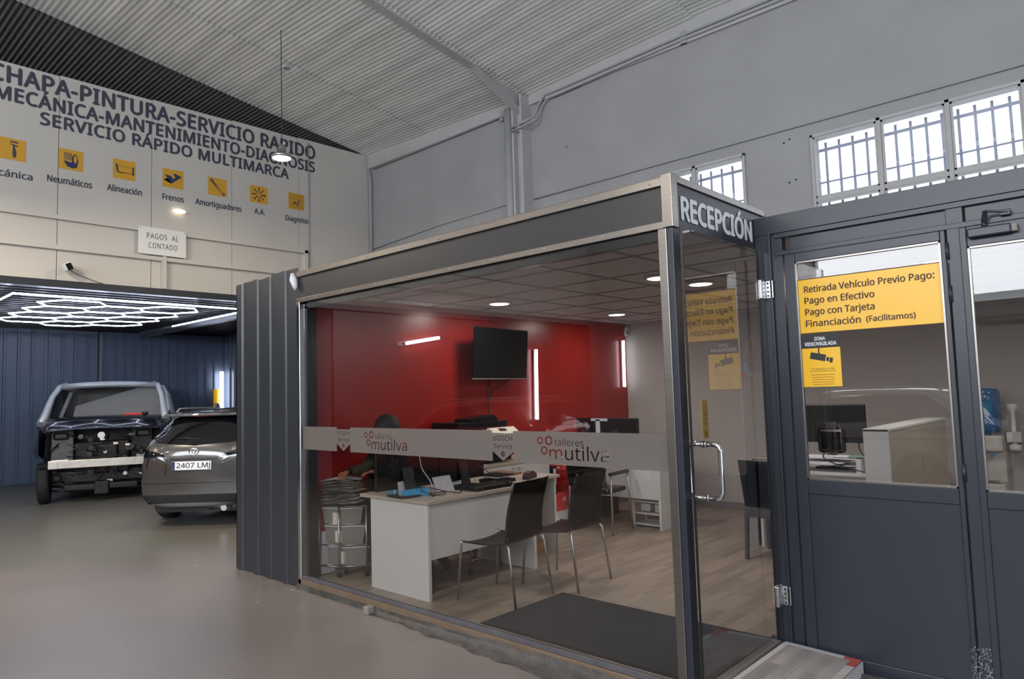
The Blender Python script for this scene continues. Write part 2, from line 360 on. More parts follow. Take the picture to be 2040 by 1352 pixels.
def line2(p, q, w):
    d = Vector((q[0] - p[0], q[1] - p[1])).normalized(); n = Vector((-d.y, d.x)) * w / 2
    return [(p[0] + n.x, p[1] + n.y), (q[0] + n.x, q[1] + n.y), (q[0] - n.x, q[1] - n.y), (p[0] - n.x, p[1] - n.y)]
# ================================================================ THE HALL
GF = -.09                      # garage floor; office floor is 0
struct(bx('floor', 'floor', (-18.3, -9.5, GF - .1), (6.2, 8.6, GF)))
# right wall (y = 8.44) with its two window bands cut out
wr = struct(empty('wall_right'))
mb = MB(); W1 = (-2.85, 6.0, 2.86, 4.47); W2 = (-4.75, -3.66, 2.86, 4.47)
for a, b in (((-18.3, 8.44, GF), (-4.75, 8.7, 7.2)), ((-3.66, 8.44, 2.86), (-2.85, 8.7, 4.47)), ((-4.75, 8.44, 4.47), (6.2, 8.7, 7.2)), ((-4.75, 8.44, GF), (6.2, 8.7, 2.86))):
    mb.box(a, b)
mb.build('wall_surface', 'white_wall', wr)
# eaves beam, proud of the wall under the roof edge
bx('eaves_beam', 'beam', (-11.6, 8.395, 6.17), (-7.45, 8.44, 6.45), wr)
bx('eaves_beam', 'beam', (-7.2, 8.395, 6.17), (6.0, 8.44, 6.55), wr)
for hx_, hz_ in ((-3.17, 4.47), (-3.10, 4.50), (-3.13, 3.97), (-3.05, 3.99), (-6.5, 5.3)): MB().cyl((hx_, 8.436, hz_), .012, .005, 10, 'y').build('drill_hole', 'black', wr)
# window frames
def window_unit(n, x0, x1, bays, grille_first):
    w = struct(empty('window_%d' % n)); z0, z1 = 2.86, 4.47
    f = MB()
    f.box((x0, 8.40, z1 - .035), (x1, 8.47, z1), .003).box((x0, 8.40, z0), (x1, 8.47, z0 + .035)); f.box((x0, 8.41, 3.66), (x1, 8.46, 3.71), .003)
    xs = [x0] + [b[0] for b in bays[1:]] + [x1]
    for i, x in enumerate(xs):
        wd = .045 if 0 < i < len(xs) - 1 else .03
        f.box((x - (wd if i == len(xs) - 1 else wd / 2 if i else 0), 8.40, z0), (x + (wd / 2 if 0 < i < len(xs) - 1 else wd if i == 0 else 0), 8.47, z1), .003)
    f.build('window_frame', 'beam', w)
    for i in range(len(xs) - 1):
        a, b = xs[i], xs[i + 1]
        sh = MB()
        for za, zb in ((3.71, z1 - .035), (z0 + .035, 3.66)):
            sh.box((a + .025, 8.415, zb - .02), (b - .025, 8.45, zb)).box((a + .025, 8.415, za), (b - .025, 8.45, za + .02))
            sh.box((a + .025, 8.415, za), (a + .045, 8.45, zb)).box((b - .045, 8.415, za), (b - .025, 8.45, zb))
        s = sh.build('sash', 'beam', w)
        for za, zb in ((3.71, z1 - .035), (z0 + .035, 3.66)): bx('pane', 'glass_clear', (a + .045, 8.43, za + .02), (b - .045, 8.434, zb - .02), s)
    return w
w1 = window_unit(1, -2.85, 1.45, [(-2.85,), (-2.11,), (-1.445,), (-.79,), (-.13,), (.53,)], 0)
w2 = window_unit(2, -4.75, -3.66, [(-4.75,), (-4.365,)], 0)
# outside grilles: flats and upright bars
def grille(x0, x1, first, step, label):
    g = thing('window_grille', label, 'grille', ((x0 + x1) / 2, 8.73, 2.9)); cx = (x0 + x1) / 2
    mb = MB(); x = first; k = 0
    proto = MB().box((-.014, -.006, 0), (.014, .006, 1.545)).build('upright_bar', 'grille_bar', g); proto.location = (first - cx, 0, 0); x += step
    while x < x1: inst(proto, g, (x - cx, 0, .0)); x += step
    for z, h in ((1.435, .036), (1.045, .020), (.2, .036)): bx('flat_bar', 'grille_bar', (x0 - cx, -.02, z), (x1 - cx, -.006, z + h), g)
grille(-2.98, 1.5, -2.933, .153, 'painted steel bars outside the long window above the slate partition')
grille(-4.86, -3.6, -4.737, .153, 'painted steel bars outside the small window behind the reception sign')
# gable wall left part is open hall; wall behind and beyond (side door opening; high gap added for the daylight light)
wl = struct(empty('wall_left'))
MB().box((-18, -9.5, GF), (6.2, -9.3, 3.2)).box((-18, -9.5, 6.6), (6.2, -9.3, 8.9)).box((-18, -9.5, 3.2), (-6.8, -9.3, 6.6)).box((5.0, -9.5, 3.2), (6.2, -9.3, 6.6)).build('wall_surface', 'white_wall', wl)
wb = struct(empty('wall_back'))
MB().box((6.0, -9.5, GF), (6.2, -3.2, 8.9)).box((6.0, -3.2, 4.6), (6.2, 1.2, 8.9)).box((6.0, 1.2, GF), (6.2, 8.6, 7.8)).build('wall_surface', 'white_wall', wb)
# ---- roof: corrugated fibre cement sheets, corrugations run along the hall (x); it rises away from the right wall
ceil = struct(empty('ceiling')); SL = .147
def zroof(y): return 6.44 + SL * (8.44 - y)
pitch = .076; nw = 14; SW = pitch * nw
def sheet_mesh(name, L, m, amp=.0065):
    mb = MB(); nv = nw * 6
    def f(u, v): y = v * (SW + .02); return Vector((u * L, -y, amp * math.cos(2 * PI * y / pitch)))
    mb.grid(f, 1, nv); o = mb.build(name, m); bpy.context.view_layer.update(); return o
xl = [-11.65, -9.83, -7.3, -4.36, -1.8, .8, 3.4, 6.1]
for i in range(len(xl) - 1):
    L = xl[i + 1] - xl[i] + .12
    src = sheet_mesh('roof_sheet', L, 'roof', .0036); n = int(17.9 / SW) + 1
    for k in range(n):
        y = 8.46 - k * SW * .988; o = src if k == 0 else src.copy()
        if k: col.objects.link(o)
        o.parent = ceil; sag = [-.0, -.03, -.09, .0, .0, .0, .0][i]
        dz0 = [.02, -.035, -.12, .03, .05, .05, .05][i]; dz1 = [-.055, -.135, .01, .02, .02, .02, .02][i]
        o.location = (xl[i], y, zroof(y) + dz0); o.rotation_euler = (math.atan(-SL), math.atan(-(dz1 - dz0) / L), 0)
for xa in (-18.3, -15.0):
    src = sheet_mesh('roof_sheet', 3.4, 'roof_shaded', .012)
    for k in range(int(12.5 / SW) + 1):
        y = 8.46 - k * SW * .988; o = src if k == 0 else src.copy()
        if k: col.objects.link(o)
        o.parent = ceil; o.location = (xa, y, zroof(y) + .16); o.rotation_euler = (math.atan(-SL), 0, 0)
# rafter (kinked steel beam) and its wall column
rf = struct(empty('trim_1'))
mb = MB(); yy = [(8.42, 6.0), (7.25, 6.47), (6.55, 6.57), (-9.3, 8.9)]
top = [(8.42, 6.33), (7.25, 6.33 + .2), (6.55, 6.70), (-9.3, 6.44 + SL * 17.74 - .04)]
poly = yy + top[::-1]
mb.prism(poly, (-7.32, 0, 0), (0, 1, 0), (0, 0, 1), (.02, 0, 0))
for (a, b) in zip(yy[:-1], yy[1:]): mb.bar((-7.31, a[0], a[1]), (-7.31, b[0], b[1]), .14, .02)
for (a, b) in zip(top[:-1], top[1:]): mb.bar((-7.31, a[0], a[1]), (-7.31, b[0], b[1]), .14, .02)
mb.build('rafter', 'beam', rf)
c1 = MB().box((-7.42, 8.2, 2.6), (-7.38, 8.44, 6.3)).box((-7.24, 8.2, 2.6), (-7.2, 8.44, 6.3)).box((-7.4, 8.3, 2.6), (-7.22, 8.34, 6.3)).build('steel_column', 'beam', rf)
MB().tube([(-7.56, 8.3, 2.5), (-7.56, 8.3, 6.17)], .085, 20).build('downpipe', 'pipe', rf)
# conduits on the right wall
def pipe(name, label, pts, r=.014, m='pipe', n=8): return tag(MB().tube(pts, r, n).build(name, m), label, 'pipe')
pipe('conduit', 'upper white conduit running along the right wall under the roof', [(-11.4, 8.375, 6.13), (-9.8, 8.375, 6.14), (-8.0, 8.375, 6.15), (-7.75, 8.375, 6.15), (-7.7, 8.375, 6.1), (-7.7, 8.375, 5.9)])
pipe('conduit', 'white conduit bending over the column and up along the right wall', [(-7.4, 8.15, 5.78), (-7.15, 8.15, 5.80), (-7.02, 8.3, 5.9), (-6.98, 8.372, 6.1), (-6.85, 8.372, 6.22), (-6.6, 8.372, 6.22), (-4.4, 8.372, 6.28), (5.8, 8.372, 6.32)], .018)
pipe('conduit', 'second white conduit running close under the roof conduit', [(-7.4, 8.15, 5.72), (-7.1, 8.15, 5.74), (-6.96, 8.3, 5.84), (-6.92, 8.375, 6.05), (-6.8, 8.375, 6.15), (-6.6, 8.375, 6.15), (-4.4, 8.375, 6.22), (5.8, 8.375, 6.26)], .014)
pipe('conduit', 'long thin conduit above the barred windows', [(-7.18, 8.42, 4.62), (-5, 8.42, 4.63), (5.8, 8.42, 4.62)], .013)
pipe('conduit', 'thin conduit low on the right wall left of the downpipe', [(-11.5, 8.42, 4.5), (-9.5, 8.42, 4.62), (-7.7, 8.42, 4.66)], .011)
pipe('conduit', 'vertical white conduit in the corner beside the sign wall', [(-11.5, 8.36, 6.15), (-11.45, 8.36, 5.9), (-11.47, 8.36, 3.4)], .02)
tag(MB().box((-4.47, 8.38, 6.17), (-4.36, 8.43, 6.35), .01).build('junction_box', 'pipe'), 'small white junction box on the right wall conduits', 'junction box')
tag(MB().box((-7.85, 8.38, 6.08), (-7.78, 8.43, 6.24), .008).build('junction_box', 'pipe'), 'small white junction box left of the downpipe top', 'junction box')

# ---- far wall with the painted signs (x = -11.65)
wf = struct(empty('wall_far'))
js = [-9.5, -6.5, -3.6, -.9, .4, 1.66, 2.95, 4.248, 5.572, 6.867, 8.44]
for i in range(len(js) - 1):
    MB().box((-11.8, js[i] + .004, 3.35), (-11.65, js[i + 1] - .004, 6.41 + .013 * (i - 5)), .004).build('wall_panel', 'sign_wall', wf)
bx('backing', 'black', (-11.79, -9.5, 3.3), (-11.7, 8.44, 6.3), wf)
for k, (z, y1) in enumerate(((4.28, 7.02), (3.835, 6.9))):
    MB().box((-11.65, -6, z - .03), (-11.59, y1, z + .035), .004).build('rail', 'sign_wall', wf)
bx('rail_post', 'sign_wall', (-11.65, 4.4, 3.36), (-11.58, 4.46, 3.88), wf)
bx('rail_post', 'sign_wall', (-11.65, 6.95, 3.5), (-11.59, 7.02, 4.31), wf)
MB().tube([(-11.63, 7.06, 6.4), (-11.63, 7.06, 3.4)], .008, 6).build('cable', 'pipe', wf)
X = -11.648
def wtext(name, label, body, u0, u1, z, cap, bold=.036, sp=1.04): return tag(text(name, body, 'x+', X, u0, u1, z, cap, 'ink', bold=bold, spacing=sp), label, 'lettering')
wtext('wall_lettering', 'large dark capitals CHAPA-PINTURA-SERVICIO RAPIDO, top line on the sign wall', 'CHAPA-PINTURA-SERVICIO RAPIDO', 2.10, 7.21, 6.12, .235)
wtext('wall_lettering', 'dark capitals MECÁNICA-MANTENIMIENTO-DIAGNOSIS, second line on the sign wall', 'MECÁNICA-MANTENIMIENTO-DIAGNOSIS', 2.17, 7.2, 5.86, .195)
wtext('wall_lettering', 'dark capitals SERVICIO RÁPIDO MULTIMARCA, third line on the sign wall', 'SERVICIO RÁPIDO MULTIMARCA', 2.715, 6.65, 5.62, .18, sp=1.05)
pics = [('Mecánica', 2.235, 2.545, 2.03, 2.63, 'caliper gauge', 'Mecánica'), ('Neumáticos', 2.95, 3.268, 2.813, 3.39, 'tyre', 'Neumáticos'), ('Alineación', 3.678, 4.0, 3.60, 4.097, 'axle with two wheels', 'Alineación'),
        ('Frenos', 4.412, 4.737, 4.412, 4.745, 'dark brake pads', 'Frenos'), ('Amortiguadores', 5.15, 5.475, 4.94, 5.74, 'slanting shock absorber', 'Amortiguadores'), ('A.A.', 5.9, 6.23, 5.98, 6.18, 'snowflake', 'A.A.'), ('Diagnósis', 6.648, 6.975, 6.585, 7.068, 'zigzag on a grid', 'Diagnósis')]
def P(c, z, pts, s=1): return [(c + a * s, z + b * s) for a, b in pts]
for i, (cap, a, b, t0, t1, what, word) in enumerate(pics):
    z0 = 5.015 + .009 * i; z1 = z0 + .305; cx = (a + b) / 2; cz = (z0 + z1) / 2
    g = thing('service_pictogram', 'yellow square with %s above the word %s' % (what, word), 'pictogram', (X, cx, z0))
    def loc(o): o.parent = g; o.matrix_parent_inverse = Matrix.Translation((-X, -cx, -z0)); return o
    loc(shape2d('yellow_square', [rect(a, z0, b, z1)], 'x+', X + .001, 'mustard'))
    S = []
    if i == 0: S = [P(cx + .03, cz, [(-.07, .12), (.03, .115), (.035, .09), (-.06, .1)]), P(cx + .03, cz, [(-.07, .08), (.03, .06), (.03, .045), (-.01, .05), (.012, -.04), (.01, -.1), (-.01, -.125), (-.03, -.1), (-.033, -.04), (-.03, .055), (-.06, .068)])]
    if i == 1:
        S = [P(cx, cz, [(-.09, -.02), (.01, -.04), (.015, .05), (.04, .09), (.05, .1), (.075, .08), (.095, .0), (.08, -.1), (.03, -.125), (-.04, -.11), (-.08, -.06)]), ngon(cx + .055, cz + .02, .022, .06, 14)]
        for r_ in range(7):
            for c_ in range(4): S.append(rect(cx - .09 + c_ * .027, cz - .005 + r_ * .016, cx - .07 + c_ * .027, cz + .004 + r_ * .016))
    if i == 2: S = [P(cx, cz, [(-.13, .075), (-.10, .075), (-.075, -.06), (-.10, -.06)]), P(cx, cz, [(.115, .06), (.14, .06), (.14, -.07), (.115, -.07)]), rect(cx - .095, cz + .045, cx + .115, cz + .049), rect(cx - .08, cz - .049, cx + .115, cz - .045)]
    if i == 3: S = [P(cx, cz, [(-.13, .05), (-.03, .04), (.0, -.005), (.02, .0), (-.02, -.09), (-.09, -.0)]), P(cx, cz, [(.0, .0), (.04, .02), (.005, .08), (.03, .09), (.14, .05), (.04, -.03), (-.01, -.08), (.02, .0)]), line2((cx - .14, cz - .04), (cx - .08, cz - .0), .008)]
    if i == 4: S = [ngon(cx - .1, cz + .1, .03, .03, 12), ngon(cx - .1, cz + .1, .012, .012, 10), ngon(cx + .105, cz - .11, .026, .026, 12), ngon(cx + .105, cz - .11, .01, .01, 10), line2((cx - .075, cz + .085), (cx + .085, cz - .075), .010), line2((cx - .09, cz + .065), (cx + .07, cz - .1), .010)] + [line2((cx - .08 + k * .02, cz + .05 - k * .02), (cx - .055 + k * .02, cz + .075 - k * .02), .006) for k in range(3)]
    if i == 5:
        for k in range(8):
            an = k * PI / 4; d = (math.cos(an), math.sin(an)); S.append(line2((cx + d[0] * .03, cz + d[1] * .03), (cx + d[0] * .13, cz + d[1] * .13), .009))
            for sg in (-1, 1):
                d2 = (math.cos(an + sg * .6), math.sin(an + sg * .6)); p = (cx + d[0] * .09, cz + d[1] * .09); S.append(line2((p[0] + d2[0] * .006, p[1] + d2[1] * .006), (p[0] + d2[0] * .04, p[1] + d2[1] * .04), .007))
                p = (cx + d[0] * .05, cz + d[1] * .05); S.append(line2((p[0] + d2[0] * .006, p[1] + d2[1] * .006), (p[0] + d2[0] * .028, p[1] + d2[1] * .028), .006))
    if i == 6:
        for k in range(1, 8): S.append(rect(a + k * .041 - .0015, z0 + .01, a + k * .041 + .0015, z1 - .01))
        loc(shape2d('symbol_grid', [rect(a + .01, z0 + k * .038 - .0015, b - .01, z0 + k * .038 + .0015) for k in range(1, 8)], 'x+', X + .003, 'inkbrown'))
    if S: loc(shape2d('symbol', S, 'x+', X + .0035, 'inkbrown' if i == 6 else 'inknavy' if i in (1, 3) else 'ink'))
    if i == 6: loc(shape2d('symbol', [P(cx, cz, [(-.08, -.05), (-.02, .0), (.02, -.06), (.06, .08), (.055, .0), (.03, -.09), (-.01, -.03), (-.06, -.06)])], 'x+', X + .006, 'ink'))
    loc(text('caption', word, 'x+', X, t0, t1, [4.765, 4.80, 4.82, 4.828, 4.842, 4.858, 4.835][i], 0.095, 'ink', bold=.022))
# PAGOS AL CONTADO board on the rails
sg = thing('notice_board', 'small white board reading PAGOS AL CONTADO fixed over the rails', 'sign', (-11.57, 4.39, 3.89))
def rel(o, g):
    o.parent = g; o.matrix_parent_inverse = Matrix.Translation(-g.location) if g.rotation_euler.z == 0 else g.matrix_basis.inverted(); return o
rel(bx('board', 'desk', (-11.585, 4.027, 3.885), (-11.565, 4.757, 4.32), bevel=.003), sg)
rel(text('lettering', 'PAGOS  AL', 'x+', -11.564, 4.15, 4.635, 4.14, .085, 'ink', bold=-.004, spacing=1.15), sg)
rel(text('lettering', 'CONTADO', 'x+', -11.564, 4.177, 4.617, 3.99, .085, 'ink', bold=-.004, spacing=1.15), sg)
for y_ in (4.05, 4.735): rel(MB().cyl((-11.566, y_, 4.3), .006, .006, 8, 'x').build('screw', 'black'), sg)
# camera / speaker on the wall
k = thing('wall_camera', 'small white and black camera fixed to the sign wall above the canopy', 'camera', (-11.65, 3.06, 3.5))
rel(MB().tube([(-11.65, 3.08, 3.52), (-11.5, 3.06, 3.55)], .012, 8).build('bracket', 'black'), k)
rel(MB().box((-11.56, 3.0, 3.49), (-11.42, 3.1, 3.6), .012, Matrix.Rotation(.45, 3, 'X')).build('housing', 'white'), k)
rel(MB().box((-11.425, 3.015, 3.49), (-11.41, 3.09, 3.59), .004, Matrix.Rotation(.45, 3, 'X')).build('lens_window', 'blackgloss'), k)
rel(MB().tube([(-11.6, 3.1, 3.52), (-11.62, 3.2, 3.47), (-11.63, 3.45, 3.39), (-11.63, 3.6, 3.35)], .005, 6).build('cable', 'black'), k)
# lamps
def pendant(x, y, z, ztop, label, name='pendant_lamp'):
    g = thing(name, label, 'lamp', (x, y, z))
    MB().tube([(0, 0, .2), (0.01, 0, .6), (0, 0, ztop - z)], .006, 6).build('cord', 'black', g)
    MB().lathe((0, 0, 0), [(.0, .0), (.13, .005), (.15, .03), (.13, .05), (.07, .06), (.06, .16), (.03, .22)][1:], 24).build('housing', 'steel', g)
    MB().lathe((0, 0, 0), [(.02, -.012), (.1, -.01), (.128, .004), (.128, .006)], 24).build('diffuser', 'warm_emit', g)
    MB().tube([(0.02, .0, .16), (.07, 0, .2), (.05, 0, .28), (0, 0, .3)], .008, 6).build('hanger', 'steel', g)
    return g
pg = pendant(-9.0, 5.035, 4.97, 6.95, 'lit round high bay lamp hanging on a long cord before the sign wall')
MB().tube([(.04 + .07 * math.sin(t), .07 * math.cos(t) + .05, 1.22 + .07 * math.cos(t + .8)) for t in [k * .5 for k in range(13)]], .004, 6).build('coiled_cable', 'pipe', pg)
MB().box((.02, .0, 1.32), (.12, .1, 1.38), .005).build('connector', 'pipe', pg)
area('pendant_light', (-9.0, 5.035, 4.94), (0, 0, 0), .25, .25, 50, (1, .82, .6), 'DISK')
g = thing('bulkhead_lamp', 'small oval lamp glowing on the sign wall above the rails', 'lamp', (-11.6, 4.66, 4.66))
MB().ball((0, 0, 0), .1, .35, 1.05, .34).build('glass_cover', 'bulk_emit', g)
# added unseen lamps over the open floor, to brighten hall and sign wall
for x, y, pw, wh in ((-9.2, .8, 150, 'out of frame left of the painted sign wall'), (-4.5, -1.5, 36, 'over the floor left of the viewer'), (-9.0, -4.0, 36, 'over the red car behind the viewer'), (1.5, -3.5, 26, 'behind the viewer near the end wall')):
    pendant(x, y, 4.6, zroof(y), 'added unseen high bay lamp ' + wh)['group'] = 'added high bay lamps over the open floor'
    area('pendant_light', (x, y, 4.57), (0, 0, 0), .25, .25, pw, (1, .84, .64), 'DISK')  # light of the added unseen lamp

# ================================================================ THE LIGHT BAY (x -11.65 .. -18)
def ribbed(name, u0, u1, z0, z1, m, parent, plane, fixed, face=1, sheetw=1.0, period=.25, rib=.05, depth=.03):
    """trapezoidal steel cladding built sheet by sheet"""
    u = u0; first = None
    while u < u1 - .02:
        e = min(u + sheetw, u1); pts = [(u, 0)]; p = u + .07
        while p + rib < e:
            pts += [(p, 0), (p + .012, depth), (p + rib - .012, depth), (p + rib, 0)]; p += period if (int(round((p - u) / period)) % 1 == 0) else period
        pts.append((e - .004, 0)); mb = MB()
        for (a, da), (b, db) in zip(pts[:-1], pts[1:]):
            if plane == 'x': q = [(fixed + face * da, a, z0), (fixed + face * db, b, z0), (fixed + face * db, b, z1), (fixed + face * da, a, z1)]
            else: q = [(a, fixed + face * da, z0), (b, fixed + face * db, z0), (b, fixed + face * db, z1), (a, fixed + face * da, z1)]
            mb.bm.faces.new([mb.bm.verts.new(v) for v in q])
        bmesh.ops.remove_doubles(mb.bm, verts=mb.bm.verts, dist=.0005)
        bmesh.ops.solidify(mb.bm, geom=list(mb.bm.faces), thickness=.006)
        mb.build(name, m, parent); u = e
bay = struct(empty('wall_bay'))
ribbed('cladding_sheet', -1.0, 5.44, GF, 3.22, 'booth', bay, 'x', -18.0, sheetw=1.07, period=.25, rib=.06)
ribbed('cladding_sheet', 5.48, 8.40, GF, 3.22, 'booth', bay, 'x', -18.0, sheetw=.98, period=.2, rib=.05)
ribbed('cladding_sheet', -18, -11.6, GF, 3.22, 'booth', bay, 'y', 8.40, face=-1, sheetw=1.0)
bx('joint_strip', 'silver', (-18.0, 5.43, GF), (-17.94, 5.49, 3.2), bay)
bx('wall_core', 'black', (-18.3, -9.5, GF), (-18.05, 8.6, 7), bay)
bx('wall_core', 'booth', (-18.3, -1.2, GF), (-11.7, -1.0, 3.3), bay)
bx('corner_post', 'black', (-11.75, -9.5, GF), (-11.66, -1.0, 3.3), bay)
can = struct(empty('trim_2'))
bx('canopy_beam', 'anthracite', (-11.72, -6, 3.245), (-11.56, 7.6, 3.352), can)
bx('bay_ceiling', 'black', (-18.0, -1.0, 3.33), (-11.7, 8.4, 3.36), can)
sl = MB().box((-.025, -1.0, 3.25), (.025, 8.4, 3.33)).build('ceiling_slat', 'header', can); sl.location = (-11.95, 0, 0)
for k in range(1, 24): inst(sl, can, (-11.95 - k * .26, 0, 0))
bx('long_beam', 'silver', (-18, 6.3, 3.12), (-11.6, 6.42, 3.26), can)
MB().bar((-13.0, 6.5, 3.12), (-11.9, 7.7, 2.45), .08, .09).build('brace', 'booth', can)
bx('canopy_post', 'anthracite', (-11.72, 7.5, GF), (-11.6, 7.62, 3.25), can)
# hexagonal LED light
hx = thing('hexagon_light', 'hexagon pattern LED tube light inside a lit rectangle under the bay ceiling', 'light', (-13.8, 4.2, 3.2))
def led(p, q, r=.013):
    p = Vector(p) - hx.location; q = Vector(q) - hx.location
    return MB().tube([p, q], r, 8).build('led_tube', 'hex_emit', hx)
Zl = 3.14
for a, b in (((-11.58, 2.45), (-11.6, 4.2)), ((-11.6, 4.2), (-11.62, 5.98)), ((-11.58, 2.45), (-13.3, 2.47)), ((-13.3, 2.47), (-15.2, 2.48)), ((-12.1, 5.98), (-15.15, 5.98)), ((-15.2, 2.48), (-17.0, 2.48))): led((a[0] - .16, a[1], Zl), (b[0] - .16, b[1], Zl))
MB().tube([Vector((-15.2, 5.98, Zl)) - hx.location, Vector((-16.3, 5.98, Zl)) - hx.location], .02, 8).build('unlit_tube', 'silver', hx)
sY, dX = .487, .88; segs = {}
def hexa(cx, cy):
    v = [(cx, cy - sY), (cx + dX / 2, cy - sY / 2), (cx + dX / 2, cy + sY / 2), (cx, cy + sY), (cx - dX / 2, cy + sY / 2), (cx - dX / 2, cy - sY / 2)]
    for k in range(6):
        a, b = v[k], v[(k + 1) % 6]; segs[tuple(sorted(((round(a[0], 2), round(a[1], 2)), (round(b[0], 2), round(b[1], 2)))))] = (a, b)
for c in range(3):
    for r_ in range(4 if c != 1 else 4): hexa(-12.55 - r_ * dX - (dX / 2 if c == 1 else 0), 3.42 + c * 1.5 * sY)
for a, b in segs.values(): led((a[0], a[1], Zl), (b[0], b[1], Zl), .0105)
MB().tube([(0, 0, 0), (0, 0, .12)], .004, 6).build('hanger_wire', 'steel', hx)
# vertical tube light, yellow strip in the corner
t = thing('tube_light', 'upright white LED tube on the back corner of the bay behind the grey car', 'light', (-17.85, 8.26, 1.2))
MB().tube([(0, 0, 0), (0, 0, 1.1)], .05, 10).build('tube', 'white_emit', t)
tag(MB().box((-17.93, 8.06, .9), (-17.88, 8.2, 1.85), .004).build('yellow_strip', 'yellow'), 'yellow measuring strip standing beside the upright tube light', 'strip')
# ================================================================ THE RECEPTION CABIN
Y0, X0, Y1 = 3.297, -1.84, 4.316       # front glass plane, door plane, slate partition plane
XR, CH = -5.55, 2.46                   # red wall, office ceiling height
of = struct(empty('floor_office'))
bx('slab', 'base', (XR - .2, Y0 + .02, GF), (X0 + .04, 8.44, -.012), of); bx('slab', 'base', (X0 + .04, Y1 + .04, GF), (2.2, 8.44, -.012), of)
# laminate boards, long side along y
bl, bwid = 1.285, .193
def board_mesh(w, l, name='floor_board', m='plank'):
    return MB().box((0, 0, -.012), (w - .0015, l - .0015, 0)).build(name, m)
bsrc = board_mesh(bwid, bl); bsrc.parent = of; bsrc.location = (XR, Y0 + .06, 0); k = 0; first = True
x = XR
while x < 2.0:
    y = Y0 + .06 - (k * .47) % bl + (0 if k else 0); w = min(bwid, 2.2 - x)
    ystart = Y0 + .04 if x < X0 - .1 else Y1 + .05
    while y < 8.43:
        a, b = max(y, ystart), min(y + bl, 8.435)
        if b - a > .02:
            if first: first = False; bsrc.location = (x, a, 0); bsrc.scale = (1, (b - a) / bl, 1)
            else:
                c = bsrc.copy(); col.objects.link(c); c.parent = of; c.location = (x, a, 0); c.scale = (1, (b - a) / bl, 1)
        y += bl
    x += bwid; k += 1
# plinth and sill under the front glass
sill = struct(empty('trim_3'))
MB().box((-5.62, Y0 - .035, GF), (X0 + .03, Y0 + .03, -.045)).build('plinth', 'base', sill)
mb = MB(); random.seed(3); n = 46; xa, xb = -4.55, -1.7
def cove(u, v):
    x = xa + (xb - xa) * u; g = .03 + .10 * min(1, max(0, (u - .0) * 1.6)); g += .012 * math.sin(u * 31) + .01 * math.sin(u * 77)
    t = v * PI / 2; return Vector((x, Y0 - .03 - g * (1 - math.sin(t)) , GF + .002 + (.03 + .3 * g) * (1 - math.cos(t)) + .004 * math.sin(u * 50 + v * 9)))
mb.grid(cove, n, 6); mb.build('mortar_cove', 'mortar', sill)
MB().box((-4.56, Y0 - .10, GF), (-4.50, Y0 - .03, GF + .06), .01).build('mortar_lump', 'tbar', sill)
MB().box((-5.60, Y0 - .03, -.045), (X0 + .01, Y0 + .03, .0), .003).build('sill_profile', 'bronze', sill)
MB().box((-5.60, Y0 - .012, 0), (X0, Y0 + .022, .028), .002).build('glazing_bead', 'engine_grey', sill)
# header along the front
hd = struct(empty('trim_4'))
bx('header_panel', 'header', (-5.60, Y0 - .01, 2.40), (X0 - .03, Y0 + .06, 2.66), hd)
def angle(name, a, b, m='alu', par=hd): return MB().box(a, b, .003).build(name, m, par)
angle('top_trim', (-5.61, Y0 - .03, 2.625), (X0 - .04, Y0 - .008, 2.672)); angle('top_flange', (-5.61, Y0 - .03, 2.665), (X0 - .04, Y0 + .10, 2.675))
angle('bottom_trim', (-5.61, Y0 - .025, 2.395), (X0 - .04, Y0 - .005, 2.435)); angle('soffit_strip', (-5.60, Y0 - .0, 2.335), (X0 - .08, Y0 + .05, 2.40), 'black')
for k in range(9):
    sx = -5.4 + k * .43
    MB().lathe((sx, Y0 - .035, 2.648), [(.001, 0), (.006, .001), (.007, .006)], 8, 'y').build('rivet', 'steel', hd)
    MB().lathe((sx + .1, Y0 - .030, 2.415), [(.001, 0), (.006, .001), (.007, .006)], 8, 'y').build('rivet', 'steel', hd)
# cabin roof
bx('cabin_roof', 'white_wall', (XR - .08, Y0 + .05, 2.60), (X0 - .02, 8.4, 2.66), hd)
bx('cabin_roof', 'white_wall', (X0 - .02, Y1 + .08, 2.56), (2.2, 8.4, 2.6), hd)
# left edge profile + jamb
jl = struct(empty('trim_5'))
MB().box((-5.60, Y0 - .03, -.045), (-5.555, Y0 + .02, 2.40), .004).build('edge_profile', 'chrome', jl)
MB().box((-5.56, Y0 + .0, 0), (-5.47, Y0 + .09, 2.4)).build('inner_post', 'black', jl)
MB().tube([(-5.65, Y0 - .035, 2.66), (-5.62, Y0 - .045, 2.6), (-5.60, Y0 - .04, 2.54), (-5.61, Y0 - .035, 2.51)], [.02, .035, .025, .008], 8).build('sealant_blob', 'white', jl)
